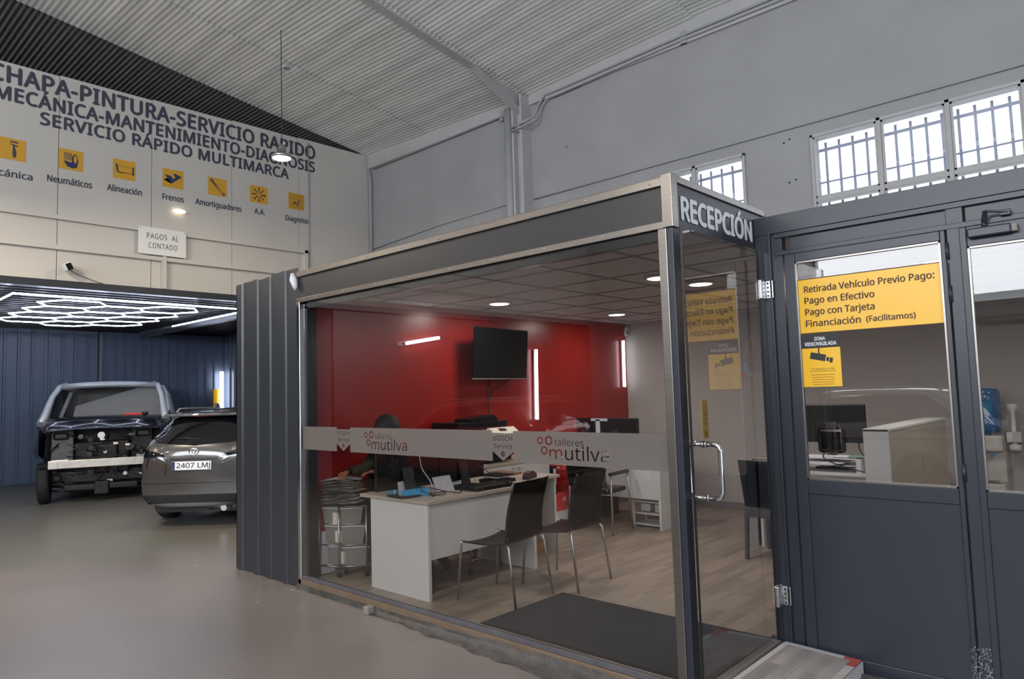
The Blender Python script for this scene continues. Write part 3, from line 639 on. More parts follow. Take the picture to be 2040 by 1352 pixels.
# clad column left of the glass
colm = struct(empty('wall_cladding'))
prof = [(-6.80, .0), (-6.77, -.0), (-6.755, -.016), (-6.66, -.016), (-6.645, 0), (-6.42, 0), (-6.408, -.014), (-6.35, -.014), (-6.338, 0), (-6.18, 0), (-6.168, -.014), (-6.11, -.014), (-6.098, 0), (-5.90, 0), (-5.888, -.014), (-5.83, -.014), (-5.818, 0), (-5.62, 0)]
cuts = [0, 4, 8, 12, len(prof) - 1]; hts = [2.70, 2.71, 2.70, 2.72]
for i in range(4):
    mb = MB(); pts = prof[cuts[i]:cuts[i + 1] + 1]
    for (a, da), (b, db) in zip(pts[:-1], pts[1:]):
        mb.bm.faces.new([mb.bm.verts.new(v) for v in ((a, Y0 - .0 + da, GF + .005), (b, Y0 + db, GF + .005), (b, Y0 + db, hts[i]), (a, Y0 + da, hts[i]))])
    bmesh.ops.remove_doubles(mb.bm, verts=mb.bm.verts, dist=.0005); bmesh.ops.solidify(mb.bm, geom=list(mb.bm.faces), thickness=.004)
    mb.build('cladding_sheet', 'anthracite', colm)
MB().box((-6.80, Y0, GF), (-6.79, 5.0, 2.7)).box((-6.79, 4.98, GF), (XR - .1, 5.0, 2.7)).build('side_sheet', 'anthracite', colm)
MB().box((-6.6, Y0 + .02, GF), (XR - .12, Y0 + .1, 2.6)).build('core', 'black', colm)
# walls of the office
struct(bx('wall_red', 'red', (XR - .08, Y0 + .05, 0), (XR, 8.44, 2.62)))
struct(bx('wall_grey', 'grey_wall', (XR, 8.41, 0), (2.2, 8.437, 2.6)))
struct(bx('wall_side', 'grey_wall', (2.0, Y1 + .06, 0), (2.2, 8.41, 2.6)))
struct(bx('baseboard_grey', 'tbar', (XR, 8.395, 0), (2.0, 8.41, .09)))
struct(bx('baseboard_red', 'tbar', (XR, Y0 + .1, 0), (XR + .012, 8.39, .07)))
# suspended ceiling: grid and lay-in tiles
oc = struct(empty('ceiling_office')); tp = .665; gx0, gy0 = -3.288, 4.12
mb = MB(); tsrc = MB().box((-.325, -.325, 0), (.325, .325, .012), .002).build('ceiling_tile', 'tile', oc); firstt = True
i = -4
while gx0 + i * tp < 2.0:
    x = gx0 + i * tp; ys = Y0 + .05 if x < X0 else Y1 + .06
    mb.box((x - .012, ys, CH - .002), (x + .012, 8.41, CH + .02)); i += 1
j = -2
while gy0 + j * tp < 8.4:
    y = gy0 + j * tp
    if y > Y0 + .05: mb.box((XR, y - .012, CH - .002), (2.0 if y > Y1 + .06 else X0 - .06, y + .012, CH + .02))
    j += 1
mb.build('ceiling_grid', 'tbar', oc)
for i in range(-4, 8):
    for j in range(-2, 7):
        x = gx0 + (i + .5) * tp; y = gy0 + (j + .5) * tp
        if x < XR - .1 or y < Y0 - .1 or y > 8.6 or (x > X0 and y < Y1): continue
        ysc = 1
        if x > X0 and y < Y1 + .4: lo_ = Y1 + .07; hi_ = y + .325; ysc = (hi_ - lo_) / .65; y = (hi_ + lo_) / 2
        if firstt: tsrc.location = (x, y, CH + .004); firstt = False
        else: inst(tsrc, oc, (x, y, CH + .004)).scale = (1, ysc, 1)
bx('ceiling_void', 'black', (XR, Y0 + .06, CH + .05), (X0 - .1, 8.4, CH + .06), oc)
# downlights
def downlight(x, y, lab):
    g = thing('downlight', lab, 'ceiling light', (x, y, CH))
    MB().lathe((0, 0, 0), [(.10, -.012), (.125, -.008), (.128, -.001)], 28).build('trim_ring', 'white', g)
    MB().lathe((0, 0, 0), [(.02, -.016), (.09, -.016), (.1, -.012)], 28).build('diffuser', 'down_emit', g)
    area('downlight_beam', (x, y, CH - .02), (0, 0, 0), .2, .2, 11, (1, .93, .88), 'DISK'); return g
downlight(-4.92, 5.17, 'round downlight above the screens of the front desk')
downlight(-4.83, 7.15, 'round downlight nearest the corner of red and grey walls')
downlight(-2.99, 5.07, 'round downlight seen beside the bright corner post')
downlight(-2.937, 5.68, 'round downlight seen through the glass door')
downlight(-1.2, 6.2, 'round downlight over the right hand office desk, hidden by the door frame')
downlight(.4, 6.6, 'round downlight farthest right in the office')
# LED tubes on the red wall
def tube_lamp(p, q, lab, pw):
    g = thing('tube_lamp', lab, 'wall light', p); d = Vector(q) - Vector(p)
    MB().tube([(0, 0, 0), d * .0 + d], .017, 10).build('tube', 'white_emit', g)
    MB().bar(Vector((-.03, 0, 0)), d + Vector((-.03, 0, 0)), .03, .02).build('backing_channel', 'white', g); return g
XT = XR + .05
tube_lamp((XT, 4.42, 2.065), (XT, 4.85, 2.135), 'short slanting white LED tube on the red wall left of the screen', 4)
tube_lamp((XT, 6.40, 2.05), (XT, 6.38, 1.215), 'long upright white LED tube on the red wall right of the screen', 6)
tube_lamp((XT, 8.28, 2.22), (XT, 8.27, 1.575), 'upright white LED tube near the corner of the red wall', 5)
g = thing('alarm_sensor', 'small white sensor in the corner of red and grey walls under the ceiling', 'sensor', (XR + .05, 8.37, 2.36))
MB().box((-.03, -.03, -.07), (.03, .03, .05), .012).build('housing', 'white', g); MB().box((.02, -.034, -.05), (.034, -.0, 0), .005).build('lens', 'tbar', g)
# front glass pane with frosted film
fg = struct(empty('window_3'))
bx('pane', 'glass', (-5.56, Y0 - .004, .01), (X0 - .06, Y0 + .006, 2.38), fg)
# film: letters and hexagons cut out
yf = Y0 - .0065; za, zb = 1.107, 1.304
def hexring(cx, cy, rx, ry, a0=PI / 2): return [ngon(cx, cy, rx, ry, 6, a0), ngon(cx, cy, rx * .62, ry * .66, 6, a0)]
def dealer_cut(x, s=1.0, w=1):
    L = hexring(x + .00, 1.248, .026, .024) + hexring(x + .068, 1.250, .032, .031) + hexring(x + .03, 1.190, .028, .028)
    L += text_outlines('talleres', x + .112, x + .33, 1.222, .040, 0.006) + text_outlines('mutilva', x + .07, x + .505, 1.139, .078, .03)
    return L
def service_box(xl, xr):
    w = xr - xl; xm = (xl + xr) / 2
    out = [[(xl, 1.288), (xr, 1.288), (xr, 1.172), (xm, za + .004), (xl, 1.172)]]
    out += text_outlines('BOSCH', xl + .012, xr - .01, 1.240, .031, .02) + text_outlines('Service', xl + .014, xr - .012, 1.190, .029, .02)
    out += [ngon(xm, 1.155, .018, .018, 20), ngon(xm, 1.155, .0155, .0155, 20), rect(xm - .009, 1.142, xm - .005, 1.168), rect(xm + .005, 1.142, xm + .009, 1.168), rect(xm - .004, 1.153, xm + .004, 1.157)]
    return out
b1 = (-5.023, -4.833); b2 = (-3.231, -3.044)
sh = thing('frosted_film', 'frosted band across the big front pane, with cut-out BOSCH Service and talleres mutilva lettering', 'film', (-3.7, yf, za))
rel(shape2d('film_strip', [rect(-5.545, za, b1[0], zb)], 'y-', yf, 'film', thick=.001), sh)
rel(shape2d('film_strip', [rect(b1[1], za, b2[0], zb)] + dealer_cut(-4.617), 'y-', yf, 'film', thick=.001), sh)
rel(shape2d('film_strip', [rect(b2[1], za, X0 - .075, zb)] + dealer_cut(-2.82), 'y-', yf, 'film', thick=.001), sh)
rel(shape2d('film_badge', service_box(*b1), 'y-', yf, 'film', thick=.001), sh)
rel(shape2d('film_badge', service_box(*b2), 'y-', yf, 'film', thick=.001), sh)
# corner post
cp = struct(empty('trim_6'))
MB().box((X0 - .085, Y0 - .028, -.09), (X0 - .035, Y0 - .0, 2.395), .003).build('corner_trim', 'alu', cp)
MB().box((X0 - .05, Y0 - .02, -.09), (X0 + .0, Y0 + .055, 2.40), .004).build('post_core', 'frame', cp)
MB().box((X0 - .05, Y0 - .035, 2.395), (X0 + .012, Y0 + .03, 2.685), .003).build('corner_cap', 'alu', cp)
MB().box((X0 - .045, Y0 + .055, .0), (X0 - .01, Y0 + .07, 2.4)).build('door_stop', 'alu', cp)
# reception header over the door
rh = struct(empty('trim_7'))
MB().box((X0 - .05, Y0 + .03, 2.405), (X0, Y1 + .2, 2.66)).build('sign_panel', 'frame', rh)
MB().box((X0 - .06, Y0 + .03, 2.64), (X0 + .012, Y1 + .14, 2.68), .003).build('top_trim', 'alu', rh)
tag(text('wall_lettering', 'RECEPCIÓN', 'x+', X0 + .001, 3.378, 4.262, 2.452, .122, 'white', bold=.04, thick=.003), 'white capitals RECEPCIÓN on the slate panel over the glass door', 'lettering')
# glass door
GX = X0 + .045; gd = struct(empty('door_1')); gd.location = (X0 - .01, Y1 - .0, 0)
rel(bx('door_pane', 'glass', (X0 + .040, Y0 - .006, .012), (X0 + .050, Y1 - .02, 2.385)), gd)
rel(bx('pane_edge', 'black', (X0 + .039, Y0 - .012, .012), (X0 + .051, Y0 - .0065, 2.385)), gd)
def hinge(z):
    mb = MB().box((GX - .014, Y1 - .085, z - .06), (GX + .014, Y1 - .025, z + .06), .004).tube([(GX + .004, Y1 - .020, z - .065), (GX + .004, Y1 - .020, z + .065)], .011, 12)
    mb.box((GX + .006, Y1 - .018, z - .055), (GX + .06, Y1 - .010, z + .055), .002)
    h = rel(mb.build('hinge', 'steel'), gd)
    b = MB()
    for i in range(4):
        for j in range(2): b.lathe((GX + .028 + j * .02, Y1 - .020, z - .04 + i * .026), [(.001, 0), (.006, .0), (.007, .008)], 8, 'y')
    b.build('screw', 'black', h)
for z in (2.14, .27): hinge(z)
hz0, hz1, hy = .965, 1.245, Y0 + .125
for sgn, nm in ((1, 'pull_handle'), (-1, 'pull_handle')):
    xo = GX; d = .09 * sgn; R_ = .03 * sgn
    pts = [(xo, hy, hz1), (xo + d - R_, hy, hz1), (xo + d - R_ * .3, hy, hz1 - .009), (xo + d, hy, hz1 - .03), (xo + d, hy, hz0 + .03), (xo + d - R_ * .3, hy, hz0 + .009), (xo + d - R_, hy, hz0), (xo, hy, hz0)]
    hh = rel(MB().tube(pts, .014, 14).build(nm, 'chrome'), gd)
    for z in (hz0, hz1): hh2 = MB().tube([(xo + .006 * sgn, hy, z), (xo + .016 * sgn, hy, z)], .019, 16).build('collar', 'chrome', hh)
tg = thing('push_pull_plate', 'narrow brass coloured plate reading TIRAR on the glass door above the handle', 'sign', (X0 - .008, Y0 + .155, 1.27))
rel(bx('plate', 'gold', (GX + .006, Y0 + .10, 1.275), (GX + .010, Y0 + .165, 1.475), bevel=.001), tg)
for i, ch in enumerate('TIRAR'): rel(text('letter', ch, 'x+', GX + .0103, Y0 + .130, Y0 + .140, 1.436 - i * .022, .011, 'black_ink', thick=.0006), tg)
rel(shape2d('hand_icon', [rect(Y0 + .125, 1.285, Y0 + .145, 1.315), rect(Y0 + .127, 1.287, Y0 + .143, 1.313), line2((Y0 + .13, 1.29), (Y0 + .137, 1.308), .004)], 'x+', GX + .0103, 'black_ink', thick=.0006), tg)
# decal on glass door: ellipse and small word
dc = thing('door_decal', 'faint oval outline decal with the small word vitrum on the glass door', 'decal', (X0 - .008, 3.9, 1.5))
rel(shape2d('oval', [ngon(4.06, 1.60, .125, .235, 40), ngon(4.06, 1.60, .122, .232, 40)], 'x+', GX + .0065, 'tbar', thick=.0006), dc)
rel(text('word', 'vitrum', 'x+', GX + .0065, 3.98, 4.13, 1.60, .035, 'tbar', thick=.0006), dc)
rel(shape2d('dot', [ngon(3.955, 1.655, .016, .022, 16), ngon(3.955, 1.655, .009, .014, 16)], 'x+', GX + .0065, 'blue_box', thick=.0006), dc)
rel(shape2d('dot', [ngon(3.925, 1.655, .010, .014, 16), ngon(3.925, 1.655, .005, .008, 16), ngon(3.93, 1.61, .014, .016, 16), ngon(3.93, 1.61, .007, .009, 16)], 'x+', GX + .0065, 'tape_red', thick=.0006), dc)

# ---- slate partition (y = 4.316) with two half glazed doors
F = 'frame'; yb = Y1
pt = struct(empty('wall_partition'))
def fbox(name, x0, x1, z0, z1, y0=yb, y1=yb + .06, m=F, par=pt, bev=.003): return MB().box((x0, y0, z0), (x1, y1, z1), bev).build(name, m, par)
fbox('door_post', X0, X0 + .095, -.05, 2.60, yb - .01, yb + .07)
fbox('post', X0 + .095, X0 + .165, -.05, 2.52, yb + .005, yb + .07); fbox('cover_strip', X0 + .085, X0 + .10, -.05, 2.5, yb - .018, yb + .0)
fbox('top_rail', X0, 2.2, 2.485, 2.60, yb - .015, yb + .07); fbox('mid_rail', X0 + .12, 2.2, 2.345, 2.375, yb, yb + .06)
fbox('rail_lip', X0 + .12, 2.2, 2.455, 2.49, yb - .006, yb + .06)
px = [-1.675, -.745, .19, 1.125, 2.06]
for i in range(len(px) - 1):
    a, b = px[i], px[i + 1]
    fbox('transom_panel', a + .045, b - .045, 2.375, 2.46, yb + .02, yb + .04, bev=.0)
    fbox('mullion', b - .045, b + .035, -.09, 2.5, yb + .002, yb + .065)
    # leaf
    d = struct(empty('door_%d' % (i + 2)))
    mb = MB(); l, r_ = a + .012, b - .052; yl = yb - .004
    gl, gr, gb, gt = (-1.60, -.822, .975, 2.29) if i == 0 else (a + .045, b - .075, .968, 2.238)
    if i: gt = 2.238
    mb.box((l, yl, .0 - .07), (gl, yl + .05, 2.345), .004).box((gr, yl, -.07), (r_, yl + .05, 2.345), .004)
    mb.box((gl, yl, gt), (gr, yl + .05, 2.345), .004).box((gl, yl, gb - .085), (gr, yl + .05, gb), .004).box((gl, yl, -.09), (gr, yl + .05, -.02), .004)
    mb.build('leaf_frame', F, d)
    fbox('lower_panel', gl, gr, -.03, gb - .085, yl + .014, yl + .03, par=d, bev=.0)
    bd = MB()
    for q in (((gl, yl + .004, gb), (gl + .009, yl + .02, gt)), ((gr - .009, yl + .004, gb), (gr, yl + .02, gt)), ((gl, yl + .004, gb), (gr, yl + .02, gb + .009)), ((gl, yl + .004, gt - .009), (gr, yl + .02, gt))): bd.box(*q)
    bd.build('glazing_bead', 'alu', d)
    bx('glass_pane', 'glass', (gl + .004, yl + .02, gb + .004), (gr - .004, yl + .028, gt - .004), d)
    for z in (2.23, 2.0, 1.06): MB().tube([(r_ + .006, yl - .006, z - .045), (r_ + .006, yl - .006, z + .045)], .0085, 10).build('hinge_knuckle', F, d)
# closer on the second leaf
dcz = thing('door_closer', 'slate painted door closer on the top rail of the right hand door', 'door closer', (-.56, yb, 2.3))
rel(MB().box((-.69, yb - .05, 2.275), (-.50, yb - .01, 2.325), .008).build('body', 'frame'), dcz)
rel(MB().box((-.50, yb - .048, 2.28), (-.475, yb - .012, 2.32), .004).build('end_cap', 'tbar'), dcz)
rel(MB().cyl((-.615, yb - .03, 2.325), .012, .02, 12).bar((-.615, yb - .03, 2.35), (-.60, yb - .06, 2.40), .022, .012).bar((-.60, yb - .06, 2.40), (-.51, yb - .02, 2.385), .02, .01).box((-.545, yb - .03, 2.37), (-.5, yb - .0, 2.4), .003).build('arm', 'frame'), dcz)
# worn paint at the foot of the mullion
wn = MB(); random.seed(11)
for k in range(520):
    z = -.085 + .26 * random.random() ** 2.2; x = random.uniform(-.825, -.715); s = random.uniform(.001, .0035)
    wn.bm.faces.new([wn.bm.verts.new((x + a * s, yb - .0045 if x < -.797 else yb + .0012, z + b * s * 1.6)) for a, b in ((-1, -1), (1, -1), (.6, 1), (-1, .7))])
w_ = wn.build('paint_chips', 'silver', pt, recalc=False); w_['kind'] = 'stuff'
# stickers
ys = yb - .0062 + .02
yg = thing('payment_sign', 'wide yellow sign about paying before collecting the vehicle, on the left door pane', 'sign', (-1.21, yb + .012, 1.85))
yq = yb + .0135
rel(bx('border', 'inkbrown', (-1.597, yq - .001, 1.846), (-.820, yq + .001, 2.181)), yg)
rel(bx('plate', 'yellow', (-1.592, yq - .003, 1.851), (-.825, yq - .001, 2.175)), yg)
for body, a, b, z, cp_ in (('Retirada Vehículo Previo Pago:', -1.556, -.863, 2.096, .038), ('Pago en Efectivo', -1.557, -1.167, 2.027, .038), ('Pago con Tarjeta', -1.557, -1.17, 1.958, .038), ('Financiación', -1.557, -1.248, 1.888, .038), ('(Facilitamos)', -1.217, -.966, 1.890, .032)):
    rel(text('lettering', body, 'y-', yq - .003, a, b, z, cp_, 'inkbrown', bold=.02, thick=.001), yg)
vg = thing('surveillance_sticker', 'black and yellow ZONA VIDEOVIGILADA sticker with a camera drawing', 'sticker', (-1.48, yb + .012, 1.525))
rel(bx('backing', 'yellow', (-1.591, yq - .002, 1.526), (-1.371, yq, 1.757)), vg)
rel(bx('heading_bar', 'black_ink', (-1.591, yq - .002, 1.757), (-1.371, yq, 1.838)), vg)
rel(text('lettering', 'ZONA', 'y-', yq - .002, -1.515, -1.452, 1.803, .020, 'white', bold=.03, thick=.0008), vg)
rel(text('lettering', 'VIDEOVIGILADA', 'y-', yq - .002, -1.573, -1.39, 1.772, .021, 'white', bold=.03, thick=.0008), vg)
def R2(c, z, pts, a): return [(c + x * math.cos(a) - y * math.sin(a), z + x * math.sin(a) + y * math.cos(a)) for x, y in pts]
rel(shape2d('camera_drawing', [R2(-1.50, 1.705, rect(-.045, -.02, .045, .02), -.22), R2(-1.443, 1.688, rect(-.009, -.012, .006, .012), -.22), R2(-1.428, 1.682, rect(-.006, -.015, .012, .015), -.22), rect(-1.497, 1.72, -1.489, 1.757)], 'y-', yq - .002, 'black_ink', thick=.0008), vg)
for body, a, b, z, cp_ in (('LEY ORGÁNICA 15/1999', -1.545, -1.41, 1.628, .008), ('DE PROTECCIÓN DE DATOS', -1.55, -1.402, 1.615, .008)): rel(text('lettering', body, 'y-', yq - .002, a, b, z, cp_, 'black_ink', thick=.0006), vg)
rel(shape2d('print_lines', [rect(-1.545 + .002 * k, 1.595 - k * .014, -1.41 - .006 * (k % 2), 1.5975 - k * .014) for k in range(5)], 'y-', yq - .002, 'inkbrown', thick=.0006), vg)
# ramp step in front of the glass door
rp = struct(empty('floor_ramp'))
q = [(X0 + .03, Y0 - .1), (-1.36, Y0 - .1), (-1.36, Y1 - .02), (X0 + .03, Y1 - .02)]
mb = MB(); mb.prism([(0, 0), (.46, 0), (.46, -.085), (0, -.085)], (X0 + .03, Y0 - .25, -.008), (1, 0, -.03), (0, 0, 1), (0, Y1 - .02 - Y0 + .25, 0)); mb.build('ramp_core', 'wood', rp)
sl_ = -.03
def strip(x0, x1, y0, y1, m, name, h=.004, z=0):
    f = lambda x: -.006 - (x - X0 - .03) * .03 + z
    mb = MB(); A = [(x0, y0), (x1, y0), (x1, y1), (x0, y1)]; lo = [mb.bm.verts.new((x, y, f(x))) for x, y in A]; hi = [mb.bm.verts.new((x, y, f(x) + h)) for x, y in A]
    mb.bm.faces.new(lo[::-1]); mb.bm.faces.new(hi)
    for i in range(4): mb.bm.faces.new((lo[i], lo[(i + 1) % 4], hi[(i + 1) % 4], hi[i]))
    return mb.build(name, m, rp)
for i in range(2): strip(X0 + .03 + i * .225, X0 + .253 + i * .225, Y0 - .25, Y1 - .03, 'plank_grey', 'floor_board')
strip(X0 - .01, X0 + .055, Y0 - .1, Y1 - .03, 'alu', 'threshold', z=.003)
tapes = [strip(X0 + .055, X0 + .085, Y0 - .25, Y1 - .03, 'tape_white', 'tape_strip', .0012, .0045)]
y = Y0 - .25; k = 0
while y < Y1 - .06:
    strip(-1.40, -1.352, y, min(y + .14, Y1 - .03), 'tape_white' if k % 2 else 'tape_red' if y > 4.1 else 'desktop', 'tape_strip', .0012, .005); y += .14; k += 1
for k in range(5): strip(X0 + .06 + k * .085, X0 + .145 + k * .085, Y1 - .06, Y1 - .022, 'tape_red' if k == 4 else 'tape_white', 'tape_strip', .0015, .006)
MB().box((-1.353, Y0 - .25, GF), (-1.347, Y1 - .02, -.02)).build('tape_flap', 'tape_white', rp)
MB().grid(lambda u, v: Vector((-1.35 + u * 1.0, Y1 - .04 - (.03 + .02 * math.sin(u * 9)) * v, GF + .002 + .012 * math.sin(v * 3) * (1 + .5 * math.sin(u * 23)))), 20, 4).build('floor_scrap', 'mortar', rp)
# ================================================================ OFFICE FURNITURE
# --- front desk
g = thing('desk', 'white desk with pale wood top standing near the big front pane', 'desk', (-4.56, 4.1, 0))
rel(MB().box((-4.995, 3.49, .715), (-4.125, 4.78, .742), .002).build('desktop', 'desktop'), g)
rel(bx('edge_band', 'black', (-4.98, 3.505, .711), (-4.14, 4.765, .7155)), g)
rel(bx('side_panel', 'desk', (-4.86, 3.50, 0), (-4.14, 3.528, .711), bevel=.001), g)
rel(bx('side_panel', 'desk', (-4.86, 4.71, 0), (-4.14, 4.738, .711), bevel=.001), g)
rel(bx('modesty_panel', 'desk', (-4.168, 3.528, .30), (-4.15, 4.71, .711)), g)
g = thing('desk_extension', 'pale wood worktop reaching from the front desk towards the red wall', 'desk', (-4.95, 5.1, 0))
rel(MB().box((-4.965, 4.79, .715), (-4.35, 5.35, .742), .002).build('desktop', 'desktop'), g)
rel(bx('side_panel', 'desk', (-4.95, 5.32, 0), (-4.4, 5.345, .714)), g)
# --- low cabinet by the red wall
g = thing('low_cabinet', 'white cupboard with two bar handles against the red wall, printer on it', 'cabinet', (-5.25, 5.4, 0))
rel(bx('carcass', 'desk', (-5.54, 4.86, .06), (-5.02, 5.98, .80)), g)
rel(bx('top', 'desktop', (-5.54, 4.83, .80), (-4.99, 6.0, .83), bevel=.002), g); rel(bx('plinth', 'black', (-5.5, 4.9, 0), (-5.06, 5.95, .06)), g)
for y0, y1, hy_ in ((4.87, 5.42, 5.38), (5.425, 5.975, 5.47)):
    d = rel(bx('door', 'desk', (-5.018, y0, .065), (-5.0, y1, .795), bevel=.001), g)
    MB().tube([(-5.0, hy_, .76), (-4.975, hy_, .76), (-4.975, hy_, .60), (-5.0, hy_, .60)], .006, 8).build('bar_handle', 'steel', d)
# files / red box beside the cabinet
g = thing('lever_arch_box', 'bright red paper box marked A4 standing beside the white cupboard', 'box', (-5.1, 6.15, .2))
rel(bx('stand', 'desk', (-5.45, 6.0, 0), (-4.98, 6.35, .22)), g)
rel(bx('carton', 'redbox', (-5.3, 6.03, .225), (-4.99, 6.26, .40), bevel=.002), g)
rel(text('lettering', 'A4', 'x+', -4.988, 6.17, 6.23, .32, .05, 'white', bold=.02), g)
g = thing('ring_binder', 'black and white ring binder standing on the red box by the cupboard', 'binder', (-5.1, 6.1, .4))
rel(bx('cover', 'black', (-5.3, 6.02, .402), (-5.0, 6.10, .72), bevel=.003), g); rel(bx('spine_label', 'white', (-5.0, 6.04, .52), (-4.998, 6.085, .69)), g)
g = thing('red_bin', 'glossy dark red drum behind the red box near the wall', 'bin', (-5.32, 6.56, 0))
MB().lathe((0, 0, 0), [(.15, .0), (.17, .02), (.175, .62), (.16, .68), (.02, .70)], 28).build('drum', 'binred', g)
# --- printer
g = thing('printer', 'black multifunction printer with pale control panel on the white cupboard', 'printer', (-5.27, 5.1, .83))
rel(MB().box((-5.5, 4.72, .845), (-5.06, 5.44, 1.05), .012).build('paper_cabinet', 'black'), g)
rel(MB().box((-5.5, 4.72, 1.055), (-5.06, 5.44, 1.16), .012).build('body', 'blackgloss'), g)
rel(bx('white_stripe', 'white', (-5.06, 4.73, 1.168), (-5.052, 5.2, 1.176)), g)
rel(MB().prism([(0, 0), (.10, -.045), (.105, -.03), (.02, .03), (0, .03)], (-5.06, 5.08, 1.16), (1, 0, 0), (0, 0, 1), (0, .38, 0)).build('control_panel', 'paper2'), g)
rel(MB().prism([(0.03, .002), (.065, -.013), (.065, -.008), (.03, .008)], (-5.05, 5.2, 1.172), (1, 0, 0), (0, 0, 1), (0, .1, 0)).build('display', 'black'), g)
rel(MB().box((-5.5, 4.72, 1.18), (-5.07, 5.40, 1.26), .01).build('scanner_lid', 'black'), g)
rel(MB().prism([(0, 0), (.42, .0), (.36, .06), (.0, .03)], (-5.3, 4.86, 1.26), (0, 1, 0), (0, 0, 1), (.22, 0, 0)).build('document_feeder', 'black'), g)
rel(MB().grid(lambda u, v: Vector((-5.2 + .15 * v, 5.42 + .20 * u, 1.10 + .03 * u)), 3, 2, .004).build('paper_tray', 'paper'), g)
# --- TV
g = thing('wall_television', 'black television tilted on a bracket on the red wall', 'television', (XR, 5.75, 1.98))
xa = XR + .16
def tvp(u, v, d=0):  # corners measured on the wall plane, screen turned a little towards the door
    y = 5.14 + u * 1.0; z = 1.70 + v * .555; return Vector((xa + .05 - u * .12 + d + v * .045, y, z))
mb = MB(); mb.grid(lambda u, v: tvp(u, v, .02), 1, 1, 0, False); F_ = list(mb.bm.faces); bmesh.ops.solidify(mb.bm, geom=F_, thickness=.035); rel(mb.build('bezel', 'black'), g)
mb = MB(); mb.grid(lambda u, v: tvp(.012 + u * .976, .03 + v * .95, .024), 1, 1, 0, False); s1 = mb.build('screen', 'blackgloss'); rel(s1, g)
mb = MB(); mb.bar(tvp(.0, .0, .026), tvp(1, .0, .026), .008, .012); rel(mb.build('lower_edge', 'tbar'), g)
rel(MB().box((XR, 5.5, 1.85), (XR + .03, 5.75, 2.1)).bar((XR + .02, 5.62, 1.97), (XR + .14, 5.62, 1.97), .05).build('wall_bracket', 'black'), g)
rel(MB().tube([(XR + .05, 5.6, 1.72), (XR + .03, 5.58, 1.55), (XR + .03, 5.6, 1.3), (XR + .05, 5.55, 1.1)], .009, 6).tube([(XR + .1, 5.9, 1.72), (XR + .04, 5.78, 1.62), (XR + .03, 5.64, 1.6), (XR + .03, 5.6, 1.5)], .005, 6).build('cable', 'black'), g)
# --- monitors on the front desk, backs towards the door
def monitor(name, label, c, w, h, tilt, rz, stand_h=.12, arm=True):
    t = thing(name, label, 'monitor', c, rz)
    MB().box((-.018, -w / 2, stand_h), (.012, w / 2, stand_h + h), .008).build('screen_housing', 'black', t)
    MB().box((-.021, -w / 2 + .01, stand_h + .015), (-.018, w / 2 - .01, stand_h + h - .01)).build('screen', 'blackgloss', t)
    MB().bar((.05, 0, .01), (.02, -.02, stand_h + h * .55), .015, .10, (0, 1, 0)).build('stand_neck', 'header', t)
    MB().box((-.08, -.15, 0), (.12, .15, .014), .005).build('stand_base', 'black', t)
    MB().box((.012, -.03, stand_h + .05), (.016, .05, stand_h + .12)).build('rear_label', 'white', t)
    return t
monitor('monitor', 'black monitor seen from behind at the left end of the front desk', (-4.52, 3.62, .745), .62, .30, 0, -.05, .06)
monitor('monitor', 'black monitor seen from behind in the middle of the front desk', (-4.52, 4.22, .745), .56, .30, 0, .08, .06)
# papers, cables, box on desk
g = thing('blue_box', 'flat blue cardboard box lying on the near corner of the front desk', 'box', (-4.62, 3.75, .742), 0)
rel(MB().box((-4.80, 3.58, .743), (-4.40, 3.80, .800), .002, Matrix.Rotation(-.35, 3, 'Z')).build('carton', 'blue_box'), g)
rel(MB().box((-4.62, 3.578, .757), (-4.56, 3.579, .787), 0, Matrix.Rotation(-.35, 3, 'Z'), (-4.615, 3.71, .787)).build('printed_stripe', 'white'), g)
def sheet(name, label, cat, pts, m='paper', th=.002):
    mb = MB(); mb.bm.faces.new([mb.bm.verts.new(p) for p in pts]); bmesh.ops.solidify(mb.bm, geom=list(mb.bm.faces), thickness=th); o = mb.build(name, m); return tag(o, label, cat)
sheet('paper_sheet', 'white sheets leaning upright behind the left monitor stand', 'paper', [(-4.42, 3.84, .745), (-4.40, 4.02, .745), (-4.46, 4.02, .87), (-4.48, 3.84, .865)])
sheet('paper_sheet', 'printed sheet leaning at the left end of the front desk', 'paper', [(-4.48, 3.50, .745), (-4.48, 3.60, .745), (-4.50, 3.60, .87), (-4.50, 3.50, .865)])
def cable(label, pts, r=.004, m='black', name='cable'):
    out = []
    P_ = [Vector(p) for p in pts]
    for i in range(len(P_) - 1):
        a, b, c, d = P_[max(i - 1, 0)], P_[i], P_[i + 1], P_[min(i + 2, len(P_) - 1)]
        for k in range(5):
            t = k / 5; out.append(.5 * ((2 * b) + (c - a) * t + (2 * a - 5 * b + 4 * c - d) * t * t + (3 * b - a - 3 * c + d) * t ** 3))
    out.append(P_[-1]); return tag(MB().tube(out, r, 6).build(name, m), label, 'cable')
cable('black cable looping over the blue box on the front desk', [(-4.5, 3.6, .83), (-4.45, 3.7, .80), (-4.36, 3.72, .75), (-4.30, 3.8, .748), (-4.38, 3.9, .75), (-4.34, 3.75, .76), (-4.28, 3.68, .75), (-4.36, 3.62, .80)])
cable('black cable coiled between the two monitor stands', [(-4.40, 3.75, .80), (-4.3, 3.86, .76), (-4.26, 3.95, .748), (-4.33, 4.03, .75), (-4.30, 4.1, .80), (-4.40, 4.12, .88), (-4.45, 4.15, .95)])
cable('black cable hanging off the middle monitor to the desk', [(-4.46, 4.3, .95), (-4.38, 4.40, .86), (-4.33, 4.52, .80), (-4.36, 4.62, .75), (-4.5, 4.6, .748)])
cable('white cable hanging from the back of the left monitor', [(-4.49, 3.72, 1.06), (-4.47, 3.73, .95), (-4.42, 3.77, .85), (-4.40, 3.79, .75)], .004, 'white')
